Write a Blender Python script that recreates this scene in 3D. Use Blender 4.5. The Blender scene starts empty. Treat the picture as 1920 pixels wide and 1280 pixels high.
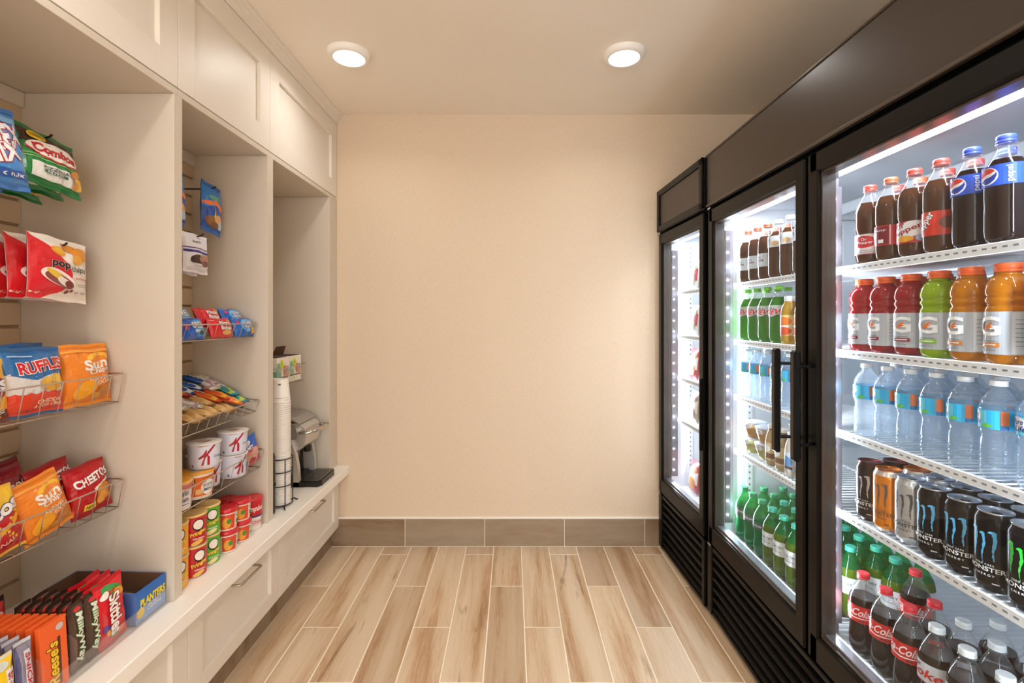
import bpy, bmesh, math, random
from mathutils import Vector, Matrix, noise
PI = math.pi
sc = bpy.context.scene
COL = sc.collection

# ---------------------------------------------------------------- camera
cam_d = bpy.data.cameras.new('camera')
cam_d.sensor_width = 36.0
cam_d.lens = 36.0 * 900 / 1920
cam_d.shift_y = -43 / 1920
cam_d.clip_start = 0.02
cam = bpy.data.objects.new('camera', cam_d)
cam.location = (0, 0, 1.286)
cam.rotation_euler = (PI / 2, 0, 0)
COL.objects.link(cam)
sc.camera = cam

# ---------------------------------------------------------------- world, exposure
world = bpy.data.worlds.new('world')
sc.world = world
world.use_nodes = True
wb = world.node_tree.nodes['Background']
wb.inputs['Color'].default_value = (1.0, 0.985, 0.96, 1)
wb.inputs['Strength'].default_value = 2.9
sc.view_settings.view_transform = 'Standard'
sc.view_settings.look = 'None'
sc.view_settings.gamma = 1.0
sc.view_settings.use_curve_mapping = False
sc.view_settings.exposure = 0.60
sc.cycles.max_bounces = 10
sc.cycles.diffuse_bounces = 5
sc.cycles.glossy_bounces = 4
sc.cycles.transmission_bounces = 6
sc.cycles.transparent_max_bounces = 40
sc.cycles.sample_clamp_indirect = 6.0
sc.cycles.use_denoising = True
sc.cycles.caustics_reflective = False
sc.cycles.caustics_refractive = False

WARM = (1.0, 0.98, 0.95)
COOL = (0.86, 0.93, 1.0)
CEIL_LIGHT_W = 2.3
# round ceiling lamps: the two in the photo and the rows that go on behind the camera
LAMPS = [(-0.709, 2.09), (0.488, 2.09), (-0.709, 0.72), (0.488, 0.72), (-0.709, -0.7), (0.488, -0.7)]


def area(name, loc, rot, sx, sy, power, color, shape='RECTANGLE', aim=None):
    if aim:
        rot = Vector(aim).to_track_quat('-Z', 'Y' if abs(Vector(aim).z) < .9 else 'X').to_euler()
    l = bpy.data.lights.new(name, 'AREA')
    l.shape = shape
    l.size = sx
    l.size_y = sy
    l.energy = power
    l.color = color
    o = bpy.data.objects.new(name, l)
    o.location = loc
    o.rotation_euler = rot
    COL.objects.link(o)
    return o


for lx, ly in LAMPS:
    area('ceiling_lamp_glow', (lx, ly, 2.405), (0, 0, 0), 0.13, 0.13, CEIL_LIGHT_W * (.62 if ly > 1.5 else 1.15), WARM, 'DISK').data.spread = 2.65

# ---------------------------------------------------------------- materials


def lin(h):
    if not isinstance(h, str):
        return (h[0], h[1], h[2], 1)
    h = h.lstrip('#')
    c = [int(h[i:i + 2], 16) / 255 for i in (0, 2, 4)]
    c = [x / 12.92 if x <= 0.04045 else ((x + 0.055) / 1.055) ** 2.4 for x in c]
    return (c[0], c[1], c[2], 1)


_M = {}


def P(col, rough=0.45, metal=0.0, coat=0.0, bump=0.0, bscale=60.0, mottle=0.0):
    """plain procedural material; optional fine noise in colour and bump"""
    key = (col, rough, metal, coat, bump, bscale, mottle)
    if key in _M:
        return _M[key]
    m = bpy.data.materials.new('mat_%d' % len(_M))
    m.use_nodes = True
    nt = m.node_tree
    b = nt.nodes['Principled BSDF']
    b.inputs['Base Color'].default_value = lin(col)
    b.inputs['Roughness'].default_value = rough
    b.inputs['Metallic'].default_value = metal
    b.inputs['Coat Weight'].default_value = coat
    if bump or mottle:
        tc = nt.nodes.new('ShaderNodeTexCoord')
        n = nt.nodes.new('ShaderNodeTexNoise')
        n.inputs['Scale'].default_value = bscale
        n.inputs['Detail'].default_value = 4
        nt.links.new(tc.outputs['Object'], n.inputs['Vector'])
        if bump:
            bp = nt.nodes.new('ShaderNodeBump')
            bp.inputs['Strength'].default_value = bump
            bp.inputs['Distance'].default_value = 0.002
            nt.links.new(n.outputs['Fac'], bp.inputs['Height'])
            nt.links.new(bp.outputs['Normal'], b.inputs['Normal'])
        if mottle:
            r = nt.nodes.new('ShaderNodeMapRange')
            r.inputs['To Min'].default_value = 1 - mottle
            r.inputs['To Max'].default_value = 1 + mottle * 0.4
            nt.links.new(n.outputs['Fac'], r.inputs['Value'])
            mx = nt.nodes.new('ShaderNodeVectorMath')
            mx.operation = 'SCALE'
            mx.inputs[0].default_value = lin(col)[:3]
            nt.links.new(r.outputs['Result'], mx.inputs['Scale'])
            nt.links.new(mx.outputs['Vector'], b.inputs['Base Color'])
    _M[key] = m
    return m


def emit(col, strength):
    key = ('emit', col, strength)
    if key in _M:
        return _M[key]
    m = bpy.data.materials.new('glow')
    m.use_nodes = True
    nt = m.node_tree
    nt.nodes.clear()
    e = nt.nodes.new('ShaderNodeEmission')
    e.inputs['Color'].default_value = lin(col)
    e.inputs['Strength'].default_value = strength
    o = nt.nodes.new('ShaderNodeOutputMaterial')
    nt.links.new(e.outputs[0], o.inputs[0])
    _M[key] = m
    return m


def clear(tint='ffffff', body=0.10, blend=0.35, rough=0.06, name='clear', bump=0.0, bodycol='ffffff', bscale=120.0, spec=1.0):
    """thin transparent sheet: straight-through light, a little milky body and a mirror share that rises at grazing angles"""
    key = ('clear', tint, body, blend, rough, bump, bodycol, bscale, spec)
    if key in _M:
        return _M[key]
    m = bpy.data.materials.new(name)
    m.use_nodes = True
    nt = m.node_tree
    nt.nodes.clear()
    L = nt.links.new
    N = nt.nodes.new
    tr = N('ShaderNodeBsdfTransparent')
    tr.inputs['Color'].default_value = lin(tint)
    gl = N('ShaderNodeBsdfGlossy')
    gl.inputs['Roughness'].default_value = rough
    gl.inputs['Color'].default_value = (spec, spec, spec, 1)
    df = N('ShaderNodeBsdfDiffuse')
    df.inputs['Color'].default_value = lin(bodycol)
    tl = N('ShaderNodeBsdfTranslucent')
    tl.inputs['Color'].default_value = lin(bodycol)
    ms = N('ShaderNodeMixShader')
    ms.inputs[0].default_value = 0.5
    L(df.outputs[0], ms.inputs[1])
    L(tl.outputs[0], ms.inputs[2])
    m1 = N('ShaderNodeMixShader')
    m1.inputs[0].default_value = body
    L(tr.outputs[0], m1.inputs[1])
    L(ms.outputs[0], m1.inputs[2])
    lw = N('ShaderNodeLayerWeight')
    lw.inputs['Blend'].default_value = 0.5
    pw = N('ShaderNodeMath')
    pw.operation = 'POWER'
    pw.inputs[1].default_value = 4.0
    L(lw.outputs['Facing'], pw.inputs[0])
    ma = N('ShaderNodeMath')
    ma.operation = 'MULTIPLY_ADD'
    ma.inputs[1].default_value = blend
    ma.inputs[2].default_value = 0.028
    L(pw.outputs[0], ma.inputs[0])
    m2 = N('ShaderNodeMixShader')
    L(ma.outputs[0], m2.inputs[0])
    L(m1.outputs[0], m2.inputs[1])
    L(gl.outputs[0], m2.inputs[2])
    if bump:
        tc = N('ShaderNodeTexCoord')
        n = N('ShaderNodeTexNoise')
        n.inputs['Scale'].default_value = bscale
        bp = N('ShaderNodeBump')
        bp.inputs['Strength'].default_value = bump
        bp.inputs['Distance'].default_value = 0.002
        L(tc.outputs['Object'], n.inputs['Vector'])
        L(n.outputs['Fac'], bp.inputs['Height'])
        L(bp.outputs['Normal'], gl.inputs['Normal'])
        L(bp.outputs['Normal'], lw.inputs['Normal'])
    o = N('ShaderNodeOutputMaterial')
    L(m2.outputs[0], o.inputs[0])
    _M[key] = m
    return m


def liquid(col, trans=0.35, rough=0.08):
    """coloured drink in a glossy bottle: lit through as well as from the front"""
    key = ('liq', col, trans, rough)
    if key in _M:
        return _M[key]
    m = bpy.data.materials.new('drink')
    m.use_nodes = True
    nt = m.node_tree
    nt.nodes.clear()
    L = nt.links.new
    N = nt.nodes.new
    df = N('ShaderNodeBsdfDiffuse')
    df.inputs['Color'].default_value = lin(col)
    tl = N('ShaderNodeBsdfTranslucent')
    tl.inputs['Color'].default_value = lin(col)
    ms = N('ShaderNodeMixShader')
    ms.inputs[0].default_value = trans
    L(df.outputs[0], ms.inputs[1])
    L(tl.outputs[0], ms.inputs[2])
    gl = N('ShaderNodeBsdfGlossy')
    gl.inputs['Roughness'].default_value = rough
    fr = N('ShaderNodeFresnel')
    fr.inputs['IOR'].default_value = 1.5
    m2 = N('ShaderNodeMixShader')
    L(fr.outputs[0], m2.inputs[0])
    L(ms.outputs[0], m2.inputs[1])
    L(gl.outputs[0], m2.inputs[2])
    o = N('ShaderNodeOutputMaterial')
    L(m2.outputs[0], o.inputs[0])
    _M[key] = m
    return m


# ---------------------------------------------------------------- mesh builder


class MB:
    def __init__(self):
        self.v = []
        self.f = []
        self.mi = []
        self.sm = []
        self.mats = []

    def _m(self, mat):
        if mat not in self.mats:
            self.mats.append(mat)
        return self.mats.index(mat)

    def add(self, vs, fs, mat, smooth=False):
        b = len(self.v)
        k = self._m(mat)
        self.v.extend([tuple(v) for v in vs])
        for f in fs:
            self.f.append([i + b for i in f])
            self.mi.append(k)
            self.sm.append(smooth)

    def box(self, x0, x1, y0, y1, z0, z1, mat, c=0.0):
        """box, with its 12 edges chamfered by c"""
        if x0 > x1: x0, x1 = x1, x0
        if y0 > y1: y0, y1 = y1, y0
        if z0 > z1: z0, z1 = z1, z0
        c = min(c, (x1 - x0) / 2.01, (y1 - y0) / 2.01, (z1 - z0) / 2.01)
        if c <= 0:
            vs = [(x, y, z) for z in (z0, z1) for y in (y0, y1) for x in (x0, x1)]
            fs = [(0, 2, 3, 1), (4, 5, 7, 6), (0, 1, 5, 4), (2, 6, 7, 3), (0, 4, 6, 2), (1, 3, 7, 5)]
            self.add(vs, fs, mat)
            return
        bm = bmesh.new()
        bmesh.ops.create_cube(bm, size=1)
        for v in bm.verts:
            v.co = Vector((x0 + (v.co.x + .5) * (x1 - x0), y0 + (v.co.y + .5) * (y1 - y0), z0 + (v.co.z + .5) * (z1 - z0)))
        bmesh.ops.bevel(bm, geom=list(bm.edges), offset=c, segments=1, affect='EDGES', profile=0.5)
        self.addbm(bm, mat)

    def addbm(self, bm, mat, smooth=False, mtx=None):
        bm.verts.index_update()
        vs = [(mtx @ v.co) if mtx else v.co.copy() for v in bm.verts]
        self.add(vs, [[v.index for v in f.verts] for f in bm.faces], mat, smooth)
        bm.free()

    def lathe(self, prof, mat, segs=32, c=(0, 0, 0), smooth=True, cap0=True, cap1=True, lobes=0, lamp=0.0, mats=None):
        """prof: list of (r, z) from bottom up; mats: per-ring-strip material"""
        vs = []
        n = len(prof)
        for r, z in prof:
            for k in range(segs):
                a = 2 * PI * k / segs
                rr = r * (1 + lamp * math.cos(lobes * a)) if lobes else r
                vs.append((c[0] + rr * math.cos(a), c[1] + rr * math.sin(a), c[2] + z))
        if mats is None:
            fs = [(i * segs + k, i * segs + (k + 1) % segs, (i + 1) * segs + (k + 1) % segs, (i + 1) * segs + k)
                  for i in range(n - 1) for k in range(segs)]
            self.add(vs, fs, mat, smooth)
        else:
            for i in range(n - 1):
                sub = vs[i * segs:(i + 2) * segs]
                fs = [(k, (k + 1) % segs, segs + (k + 1) % segs, segs + k) for k in range(segs)]
                self.add(sub, fs, mats[i], smooth)
        if cap0 and prof[0][0] > 1e-6:
            self.add(vs[:segs], [list(range(segs))[::-1]], mat if mats is None else mats[0])
        if cap1 and prof[-1][0] > 1e-6:
            self.add(vs[-segs:], [list(range(segs))], mat if mats is None else mats[-1])

    def tube(self, pts, r, mat, segs=8, closed=False):
        pts = [Vector(p) for p in pts]
        n = len(pts)
        rings = []
        prev = None
        for i, p in enumerate(pts):
            if closed:
                t = (pts[(i + 1) % n] - pts[i - 1]).normalized()
            else:
                a = pts[max(i - 1, 0)]
                b = pts[min(i + 1, n - 1)]
                t = (b - a).normalized()
            ref = prev if prev is not None else (Vector((0, 0, 1)) if abs(t.z) < 0.9 else Vector((1, 0, 0)))
            u = ref - t * ref.dot(t)
            if u.length < 1e-5:
                u = Vector((1, 0, 0)) - t * t.x
            u.normalize()
            prev = u
            w = t.cross(u)
            rr = r[i] if isinstance(r, (list, tuple)) else r
            rings.append([p + rr * (math.cos(2 * PI * k / segs) * u + math.sin(2 * PI * k / segs) * w) for k in range(segs)])
        vs = [v for rg in rings for v in rg]
        fs = []
        m = n if closed else n - 1
        for i in range(m):
            j = (i + 1) % n
            for k in range(segs):
                fs.append((i * segs + k, i * segs + (k + 1) % segs, j * segs + (k + 1) % segs, j * segs + k))
        self.add(vs, fs, mat, True)
        if not closed:
            self.add(rings[0], [list(range(segs))[::-1]], mat)
            self.add(rings[-1], [list(range(segs))], mat)

    def prism(self, poly, axis, a0, a1, mat, smooth=False):
        """extrude a 2D polygon along an axis ('x','y','z') from a0 to a1"""
        def p3(p, a):
            return {'x': (a, p[0], p[1]), 'y': (p[0], a, p[1]), 'z': (p[0], p[1], a)}[axis]
        n = len(poly)
        vs = [p3(p, a0) for p in poly] + [p3(p, a1) for p in poly]
        self.add(vs, [(i, (i + 1) % n, n + (i + 1) % n, n + i) for i in range(n)], mat, smooth)
        self.add(vs, [list(range(n))[::-1], list(range(n, 2 * n))], mat)

    def xf(self, start, mtx):
        for i in range(start, len(self.v)):
            self.v[i] = tuple(mtx @ Vector(self.v[i]))

    def mesh(self, name):
        me = bpy.data.meshes.new(name)
        me.from_pydata(self.v, [], self.f)
        for m in self.mats:
            me.materials.append(m)
        me.polygons.foreach_set('material_index', self.mi)
        me.polygons.foreach_set('use_smooth', self.sm)
        me.update()
        return me

    def build(self, name, parent=None, fixn=False):
        me = self.mesh(name)
        if fixn:
            bm = bmesh.new()
            bm.from_mesh(me)
            bmesh.ops.remove_doubles(bm, verts=bm.verts, dist=1e-6)
            bmesh.ops.recalc_face_normals(bm, faces=bm.faces)
            bm.to_mesh(me)
            bm.free()
        o = bpy.data.objects.new(name, me)
        COL.objects.link(o)
        if parent:
            o.parent = parent
        return o


def empty(name, loc=(0, 0, 0), rz=0.0, parent=None):
    o = bpy.data.objects.new(name, None)
    o.empty_display_size = 0.05
    o.location = loc
    o.rotation_euler = (0, 0, rz)
    COL.objects.link(o)
    if parent:
        o.parent = parent
    return o


def tag(o, label, cat, group=None, kind=None):
    o['label'] = label
    o['category'] = cat
    if group:
        o['group'] = group
    if kind:
        o['kind'] = kind
    return o


def struct(o, label, cat):
    return tag(o, label, cat, kind='structure')


def copy_tree(o, parent=None):
    c = o.copy()
    COL.objects.link(c)
    if parent:
        c.parent = parent
    for ch in list(o.children):
        copy_tree(ch, c)
    return c


_PROTO = {}


def inst(key, maker, label, loc, rz=0.0, rx=0.0, ry=0.0, group=None, cat=None, s=1.0):
    """the first of a kind is built, every later one is a copy of it and its parts"""
    if key not in _PROTO:
        o = maker()
        _PROTO[key] = o
    else:
        o = copy_tree(_PROTO[key])
        if 'group' in o:
            del o['group']
    o.location = loc
    o.rotation_euler = (rx, ry, rz)
    o.scale = (s, s, s)
    o['label'] = label
    if cat:
        o['category'] = cat
    if group:
        o['group'] = group
    return o


# ---------------------------------------------------------------- printed art (shapes and lettering cut fine and laid on a surface)
_T = {}


def text_mesh(s, bold=0.0, spacing=1.0):
    key = (s, bold, spacing)
    if key in _T:
        return _T[key]
    cu = bpy.data.curves.new('t', 'FONT')
    cu.body = s
    cu.size = 1.0
    cu.resolution_u = 3
    cu.offset = bold
    cu.space_character = spacing
    o = bpy.data.objects.new('t', cu)
    COL.objects.link(o)
    dg = bpy.context.evaluated_depsgraph_get()
    dg.update()
    me = bpy.data.meshes.new_from_object(o.evaluated_get(dg))
    vs = [(v.co.x, v.co.y) for v in me.vertices]
    fs = [list(p.vertices) for p in me.polygons]
    bpy.data.objects.remove(o)
    bpy.data.curves.remove(cu)
    bpy.data.meshes.remove(me)
    _T[key] = (vs, fs)
    return _T[key]


def lay(mb, surf, vs, fs, mat, off, cut):
    """cut a flat shape on a grid and lay it on surf(u, v, off)"""
    if not fs:
        return
    bm = bmesh.new()
    bv = [bm.verts.new((x, y, 0)) for x, y in vs]
    for f in fs:
        try:
            bm.faces.new([bv[i] for i in f])
        except ValueError:
            pass
    if cut:
        for ax in (0, 1):
            cs = cut[ax]
            if not cs:
                continue
            lo = min(v[ax] for v in vs)
            hi = max(v[ax] for v in vs)
            k = math.ceil(lo / cs)
            while k * cs < hi:
                n = Vector((1, 0, 0)) if ax == 0 else Vector((0, 1, 0))
                bmesh.ops.bisect_plane(bm, geom=bm.verts[:] + bm.edges[:] + bm.faces[:], dist=1e-7,
                                       plane_co=n * (k * cs), plane_no=n)
                k += 1
    bm.verts.index_update()
    out = [surf(v.co.x, v.co.y, off) for v in bm.verts]
    mb.add(out, [[v.index for v in f.verts] for f in bm.faces], mat)
    bm.free()


def art(mb, surf, W, H, items, cut=(0.008, 0.012), off0=0.0006, step=0.00022, rough=0.3, z0=0.0, metal=0.0):
    """items in fractions of the panel: x 0..1 left to right, y 0..1 bottom to top
    ('r',x0,y0,x1,y1,col) ('e',cx,cy,rx,ry,col[,rot]) ('p',[(x,y)..],col) ('t',text,cx,cy,w,h,col,{rot,shear,ol,olw,bold})"""
    off = off0
    for it in items:
        k = it[0]
        if k == 'r':
            x0, y0, x1, y1, col = it[1:6]
            vs = [(x0, y0), (x1, y0), (x1, y1), (x0, y1)]
            vs = [((x - .5) * W, z0 + y * H) for x, y in vs]
            lay(mb, surf, vs, [[0, 1, 2, 3]], P(col, rough, metal), off, cut)
        elif k == 'e':
            cx, cy, rx, ry, col = it[1:6]
            rot = it[6] if len(it) > 6 else 0
            vs = []
            for i in range(28):
                a = 2 * PI * i / 28
                x, y = rx * W * math.cos(a), ry * H * math.sin(a)
                vs.append(((cx - .5) * W + x * math.cos(rot) - y * math.sin(rot), z0 + cy * H + x * math.sin(rot) + y * math.cos(rot)))
            lay(mb, surf, vs, [list(range(28))], P(col, rough, metal), off, cut)
        elif k == 'p':
            vs = [((x - .5) * W, z0 + y * H) for x, y in it[1]]
            from mathutils.geometry import tessellate_polygon
            tr = tessellate_polygon([[Vector((x, y, 0)) for x, y in vs]])
            fs = []
            for t in tr:
                a, b, c = [Vector(vs[i]) for i in t]
                cr = (b.x - a.x) * (c.y - a.y) - (b.y - a.y) * (c.x - a.x)
                fs.append(list(t) if cr > 0 else list(t)[::-1])
            lay(mb, surf, vs, fs, P(it[2], rough, metal), off, cut)
        elif k == 't':
            s, cx, cy, w, h, col = it[1:7]
            o = it[7] if len(it) > 7 else {}
            base = text_mesh(s, o.get('bold', 0.03) * .6, o.get('sp', 1.0))
            if not base[0]:
                continue
            xs = [p[0] for p in base[0]]
            ys = [p[1] for p in base[0]]
            bx, by = (min(xs) + max(xs)) / 2, (min(ys) + max(ys)) / 2
            bw, bh = max(xs) - min(xs), max(ys) - min(ys)
            rot, sh = o.get('rot', 0), o.get('shear', 0)
            ww, hh = w * W, h * H
            if abs(math.sin(rot)) > 0.7:
                ww, hh = w * H, h * W      # w along the writing direction

            def tf(pts):
                r = []
                for x, y in pts:
                    X = (x - bx) / bw * ww
                    Y = (y - by) / bh * hh
                    if 'arc' in o:
                        Y += o['arc'] * hh * (1 - (2 * X / ww) ** 2)
                    X += sh * Y
                    r.append(((cx - .5) * W + X * math.cos(rot) - Y * math.sin(rot), z0 + cy * H + X * math.sin(rot) + Y * math.cos(rot)))
                return r
            if 'ol' in o:
                ob = text_mesh(s, o.get('bold', 0.03) * .6 + o.get('olw', 0.05) * .8, o.get('sp', 1.0))
                lay(mb, surf, tf(ob[0]), ob[1], P(o['ol'], rough, metal), off, cut)
                off += step
            lay(mb, surf, tf(base[0]), base[1], P(col, rough, metal), off, cut)
        off += step


def cyl_surf(R, zb=0.0):
    def s(u, v, off):
        r = (R(v) if callable(R) else R)
        a = u / (R if not callable(R) else R(v))
        return ((r + off) * math.sin(a), -(r + off) * math.cos(a), zb + v)
    return s


def flat_surf(y=0.0):
    return lambda u, v, off: (u, y - off, v)


def at(px, X, py=None, z=None):
    """world point on the plane x = X that shows at column px of the photo (and row py)"""
    Y = 900 * X / (px - 960)
    if py is None:
        return Y
    return Y, 1.286 - (py - 597) * Y / 900

# ================================================================ the room
YB = 2.717      # back wall
ZC = 2.44       # ceiling
XL, XR = -1.47, 1.66
YN = -2.6       # open end behind the camera, left without a wall so world light fills in


def node_mat(name):
    m = bpy.data.materials.new(name)
    m.use_nodes = True
    return m, m.node_tree, m.node_tree.nodes['Principled BSDF'], m.node_tree.nodes.new, m.node_tree.links.new


def wallpaper():
    m, nt, b, N, L = node_mat('linen_wallpaper')
    tc = N('ShaderNodeTexCoord')
    outs = []
    for sx, sz in ((60, 900), (700, 45)):
        mp = N('ShaderNodeMapping')
        mp.inputs['Scale'].default_value = (sx, sx, sz)
        n = N('ShaderNodeTexNoise')
        n.inputs['Scale'].default_value = 1.0
        n.inputs['Detail'].default_value = 3
        L(tc.outputs['Object'], mp.inputs['Vector'])
        L(mp.outputs[0], n.inputs['Vector'])
        outs.append(n.outputs['Fac'])
    ad = N('ShaderNodeMath')
    ad.operation = 'ADD'
    L(outs[0], ad.inputs[0])
    L(outs[1], ad.inputs[1])
    r = N('ShaderNodeValToRGB')
    r.color_ramp.elements[0].position = 0.36
    r.color_ramp.elements[0].color = lin('d3bea4')
    r.color_ramp.elements[1].position = 0.66
    r.color_ramp.elements[1].color = lin('e0ceb6')
    hf = N('ShaderNodeMath')
    hf.operation = 'MULTIPLY'
    hf.inputs[1].default_value = 0.5
    L(ad.outputs[0], hf.inputs[0])
    L(hf.outputs[0], r.inputs['Fac'])
    L(r.outputs['Color'], b.inputs['Base Color'])
    bp = N('ShaderNodeBump')
    bp.inputs['Strength'].default_value = 0.25
    bp.inputs['Distance'].default_value = 0.001
    L(hf.outputs[0], bp.inputs['Height'])
    L(bp.outputs[0], b.inputs['Normal'])
    b.inputs['Roughness'].default_value = 0.75
    return m


def wood_tile(name, along, light=1.0):
    """wood-look porcelain: streaked grain with a few knots; 'tone' holds each tile's own shade and print offset"""
    m, nt, b, N, L = node_mat(name)
    tc = N('ShaderNodeTexCoord')
    at_ = N('ShaderNodeAttribute')
    at_.attribute_name = 'tone'
    sep = N('ShaderNodeSeparateColor')
    L(at_.outputs['Color'], sep.inputs[0])
    off = N('ShaderNodeVectorMath')
    off.operation = 'SCALE'
    off.inputs['Scale'].default_value = 37.0
    L(at_.outputs['Color'], off.inputs[0])
    ad = N('ShaderNodeVectorMath')
    ad.operation = 'ADD'
    L(tc.outputs['Object'], ad.inputs[0])
    L(off.outputs[0], ad.inputs[1])

    def noise_(scale, detail, dist=0.0, rough=0.55):
        mp = N('ShaderNodeMapping')
        mp.inputs['Scale'].default_value = scale
        n = N('ShaderNodeTexNoise')
        n.inputs['Scale'].default_value = 1.0
        n.inputs['Detail'].default_value = detail
        n.inputs['Distortion'].default_value = dist
        n.inputs['Roughness'].default_value = rough
        L(ad.outputs[0], mp.inputs['Vector'])
        L(mp.outputs[0], n.inputs['Vector'])
        return n.outputs['Fac']
    A, B = (1.3, 20.0) if along == 'x' else (20.0, 1.3)
    broad = noise_((A * 0.6, B * 0.6, 5), 3, 0.35)
    fine = noise_((A * 7, B * 7, 40), 5, 0.3, 0.75)
    mixn = N('ShaderNodeMath')
    mixn.operation = 'MULTIPLY_ADD'
    mixn.inputs[1].default_value = 0.40
    L(fine, mixn.inputs[0])
    L(broad, mixn.inputs[2])
    r = N('ShaderNodeValToRGB')
    cr = r.color_ramp
    cr.elements[0].position = 0.42
    cr.elements[0].color = lin('9c7a58')
    cr.elements[1].position = 0.84
    cr.elements[1].color = lin('dac9b2')
    e = cr.elements.new(0.56)
    e.color = lin('bd9d7c')
    e = cr.elements.new(0.66)
    e.color = lin('cdb79b')
    L(mixn.outputs[0], r.inputs['Fac'])
    # dark knots and a long dark vein on the tiles whose blue channel is high
    vein = noise_((A * .9, B * 1.8, 3), 4, 0.9)
    vr = N('ShaderNodeMapRange')
    vr.inputs['From Min'].default_value = 0.61
    vr.inputs['From Max'].default_value = 0.70
    L(vein, vr.inputs['Value'])
    vm = N('ShaderNodeMath')
    vm.operation = 'MULTIPLY'
    L(vr.outputs['Result'], vm.inputs[0])
    L(sep.outputs[2], vm.inputs[1])
    kn = N('ShaderNodeMath')
    kn.operation = 'MULTIPLY'
    kn.inputs[1].default_value = 0.62
    L(vm.outputs[0], kn.inputs[0])
    mx = N('ShaderNodeMix')
    mx.data_type = 'RGBA'
    mx.inputs['B'].default_value = lin('6b4426')
    L(kn.outputs[0], mx.inputs['Factor'])
    L(r.outputs['Color'], mx.inputs['A'])
    tone = N('ShaderNodeMapRange')
    L(sep.outputs[0], tone.inputs['Value'])
    tint = N('ShaderNodeMix')
    tint.data_type = 'RGBA'
    tint.inputs['A'].default_value = (.46 * light, .33 * light, .24 * light, 1)
    tint.inputs['B'].default_value = (1.16 * light, 1.13 * light, 1.08 * light, 1)
    L(tone.outputs['Result'], tint.inputs['Factor'])
    sc_ = N('ShaderNodeVectorMath')
    sc_.operation = 'MULTIPLY'
    L(mx.outputs['Result'], sc_.inputs[0])
    L(tint.outputs['Result'], sc_.inputs[1])
    L(sc_.outputs[0], b.inputs['Base Color'])
    b.inputs['Roughness'].default_value = 0.42
    bp = N('ShaderNodeBump')
    bp.inputs['Strength'].default_value = 0.12
    bp.inputs['Distance'].default_value = 0.001
    L(mixn.outputs[0], bp.inputs['Height'])
    L(bp.outputs[0], b.inputs['Normal'])
    return m


def tiles(name, quads, tones, mat, grout, base, parent=None):
    """one mesh: a grout bed (base = box) and bevelled tiles; quads are boxes (x0,x1,y0,y1,z0,z1)"""
    mb = MB()
    mb.box(*base, grout)
    nb = len(mb.f)
    cuts = []
    for q in quads:
        s = len(mb.f)
        mb.box(*q, mat, c=0.0012)
        cuts.append((s, len(mb.f)))
    o = mb.build(name, parent)
    ca = o.data.color_attributes.new('tone', 'FLOAT_COLOR', 'CORNER')
    ploops = [(p.loop_start, p.loop_total) for p in o.data.polygons]
    for (s, e), t in zip(cuts, tones):
        for fi in range(s, e):
            ls, lt = ploops[fi]
            for i in range(ls, ls + lt):
                ca.data[i].color = (t[0], t[1], t[2], 1)
    return o


M_PAPER = wallpaper()
M_PAINT = P('e9dcc9', 0.8, bump=0.15, bscale=250)
M_CEIL = P('f1e8da', 0.9, bump=0.2, bscale=180)
M_GROUT = P('f6ead6', 0.85)
M_CAB = P('e6dfd4', 0.42)
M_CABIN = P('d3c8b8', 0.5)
M_TOP = P('fbf7f0', 0.3)

mb = MB()
mb.box(XL - .1, XR + .1, YB, YB + .1, -.05, ZC, M_PAPER)
struct(mb.build('wall_back'), 'beige linen-textured wallpapered wall at the end of the room', 'wall')
mb = MB()
mb.box(XL - .1, XL, YN, YB, -.05, ZC, M_PAINT)
struct(mb.build('wall_left'), 'painted wall behind the white snack cabinets', 'wall')
mb = MB()
mb.box(XR, XR + .1, YN, YB, -.05, ZC, M_PAPER)
struct(mb.build('wall_right'), 'beige wall behind the drink coolers', 'wall')
mb = MB()
mb.box(XL - .1, XR + .1, YN, YB + .1, ZC, ZC + .1, M_CEIL)
struct(mb.build('ceiling'), 'cream painted ceiling with round lamps', 'ceiling')

# floor planks: 0.1545 m wide, 0.92 m long, stepped by a third
rnd = random.Random(5)
PW, PL, G = 0.1545, 0.920, 0.0052
quads, tones = [], []
for c in range(-10, 13):
    x0 = -0.1026 + (c - 1) * PW
    if x0 + PW < XL or x0 > XR:
        continue
    ph = [2.616, 2.308, 2.0005][c % 3]     # joint nearest the back wall in the column left of line c
    y = ph + PL
    while y > YN:
        a, b_ = y - PL, min(y, YB)
        if a < YB - .01 and b_ > YN:
            x1 = max(x0, XL)
            quads.append((x1 + G / 2, min(x0 + PW, XR) - G / 2, max(a, YN) + G / 2, b_ - G / 2, -0.012, 0.0))
            key = (c, round((ph - a) / PL))
            t = [rnd.uniform(0.5, 0.98), rnd.random(), rnd.choice([0, 0, 0.35, 0.5])]
            # tones read off the photo (column, nth tile from the wall)
            fix = {(0, 0): .7, (0, 1): (.84, .25, 1.0), (-2, 0): .70, (-1, 0): (.9, .11, 0), (-1, 1): (.9, .6, .2), (-2, 1): (.62, .3, .2),
                   (1, 0): .84, (1, 1): (.56, .8, .2), (2, 0): .86, (2, 1): .88, (3, 1): (.82, .25, 1.0), (3, 0): .8,
                   (4, 0): (.5, .44, .2), (4, 1): (.98, .4, .7), (5, 0): (.58, .5, .3), (5, 1): .9, (-3, 1): (.78, .9, .9), (-3, 0): .66,
                   (-4, 0): .8, (-4, 1): (.8, .3, .4), (-5, 0): .82, (-5, 1): (.74, .2, .3), (-6, 1): (.38, .7, .2), (-6, 0): .7, (-7, 1): (.4, .1, .2), (-5, 2): .7}
            k2 = (c - 0, round((ph - a) / PL))
            if k2 in fix:
                f = fix[k2]
                t = [f, t[1], t[2]] if isinstance(f, float) else list(f)
            tones.append(t)
        y -= PL
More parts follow.
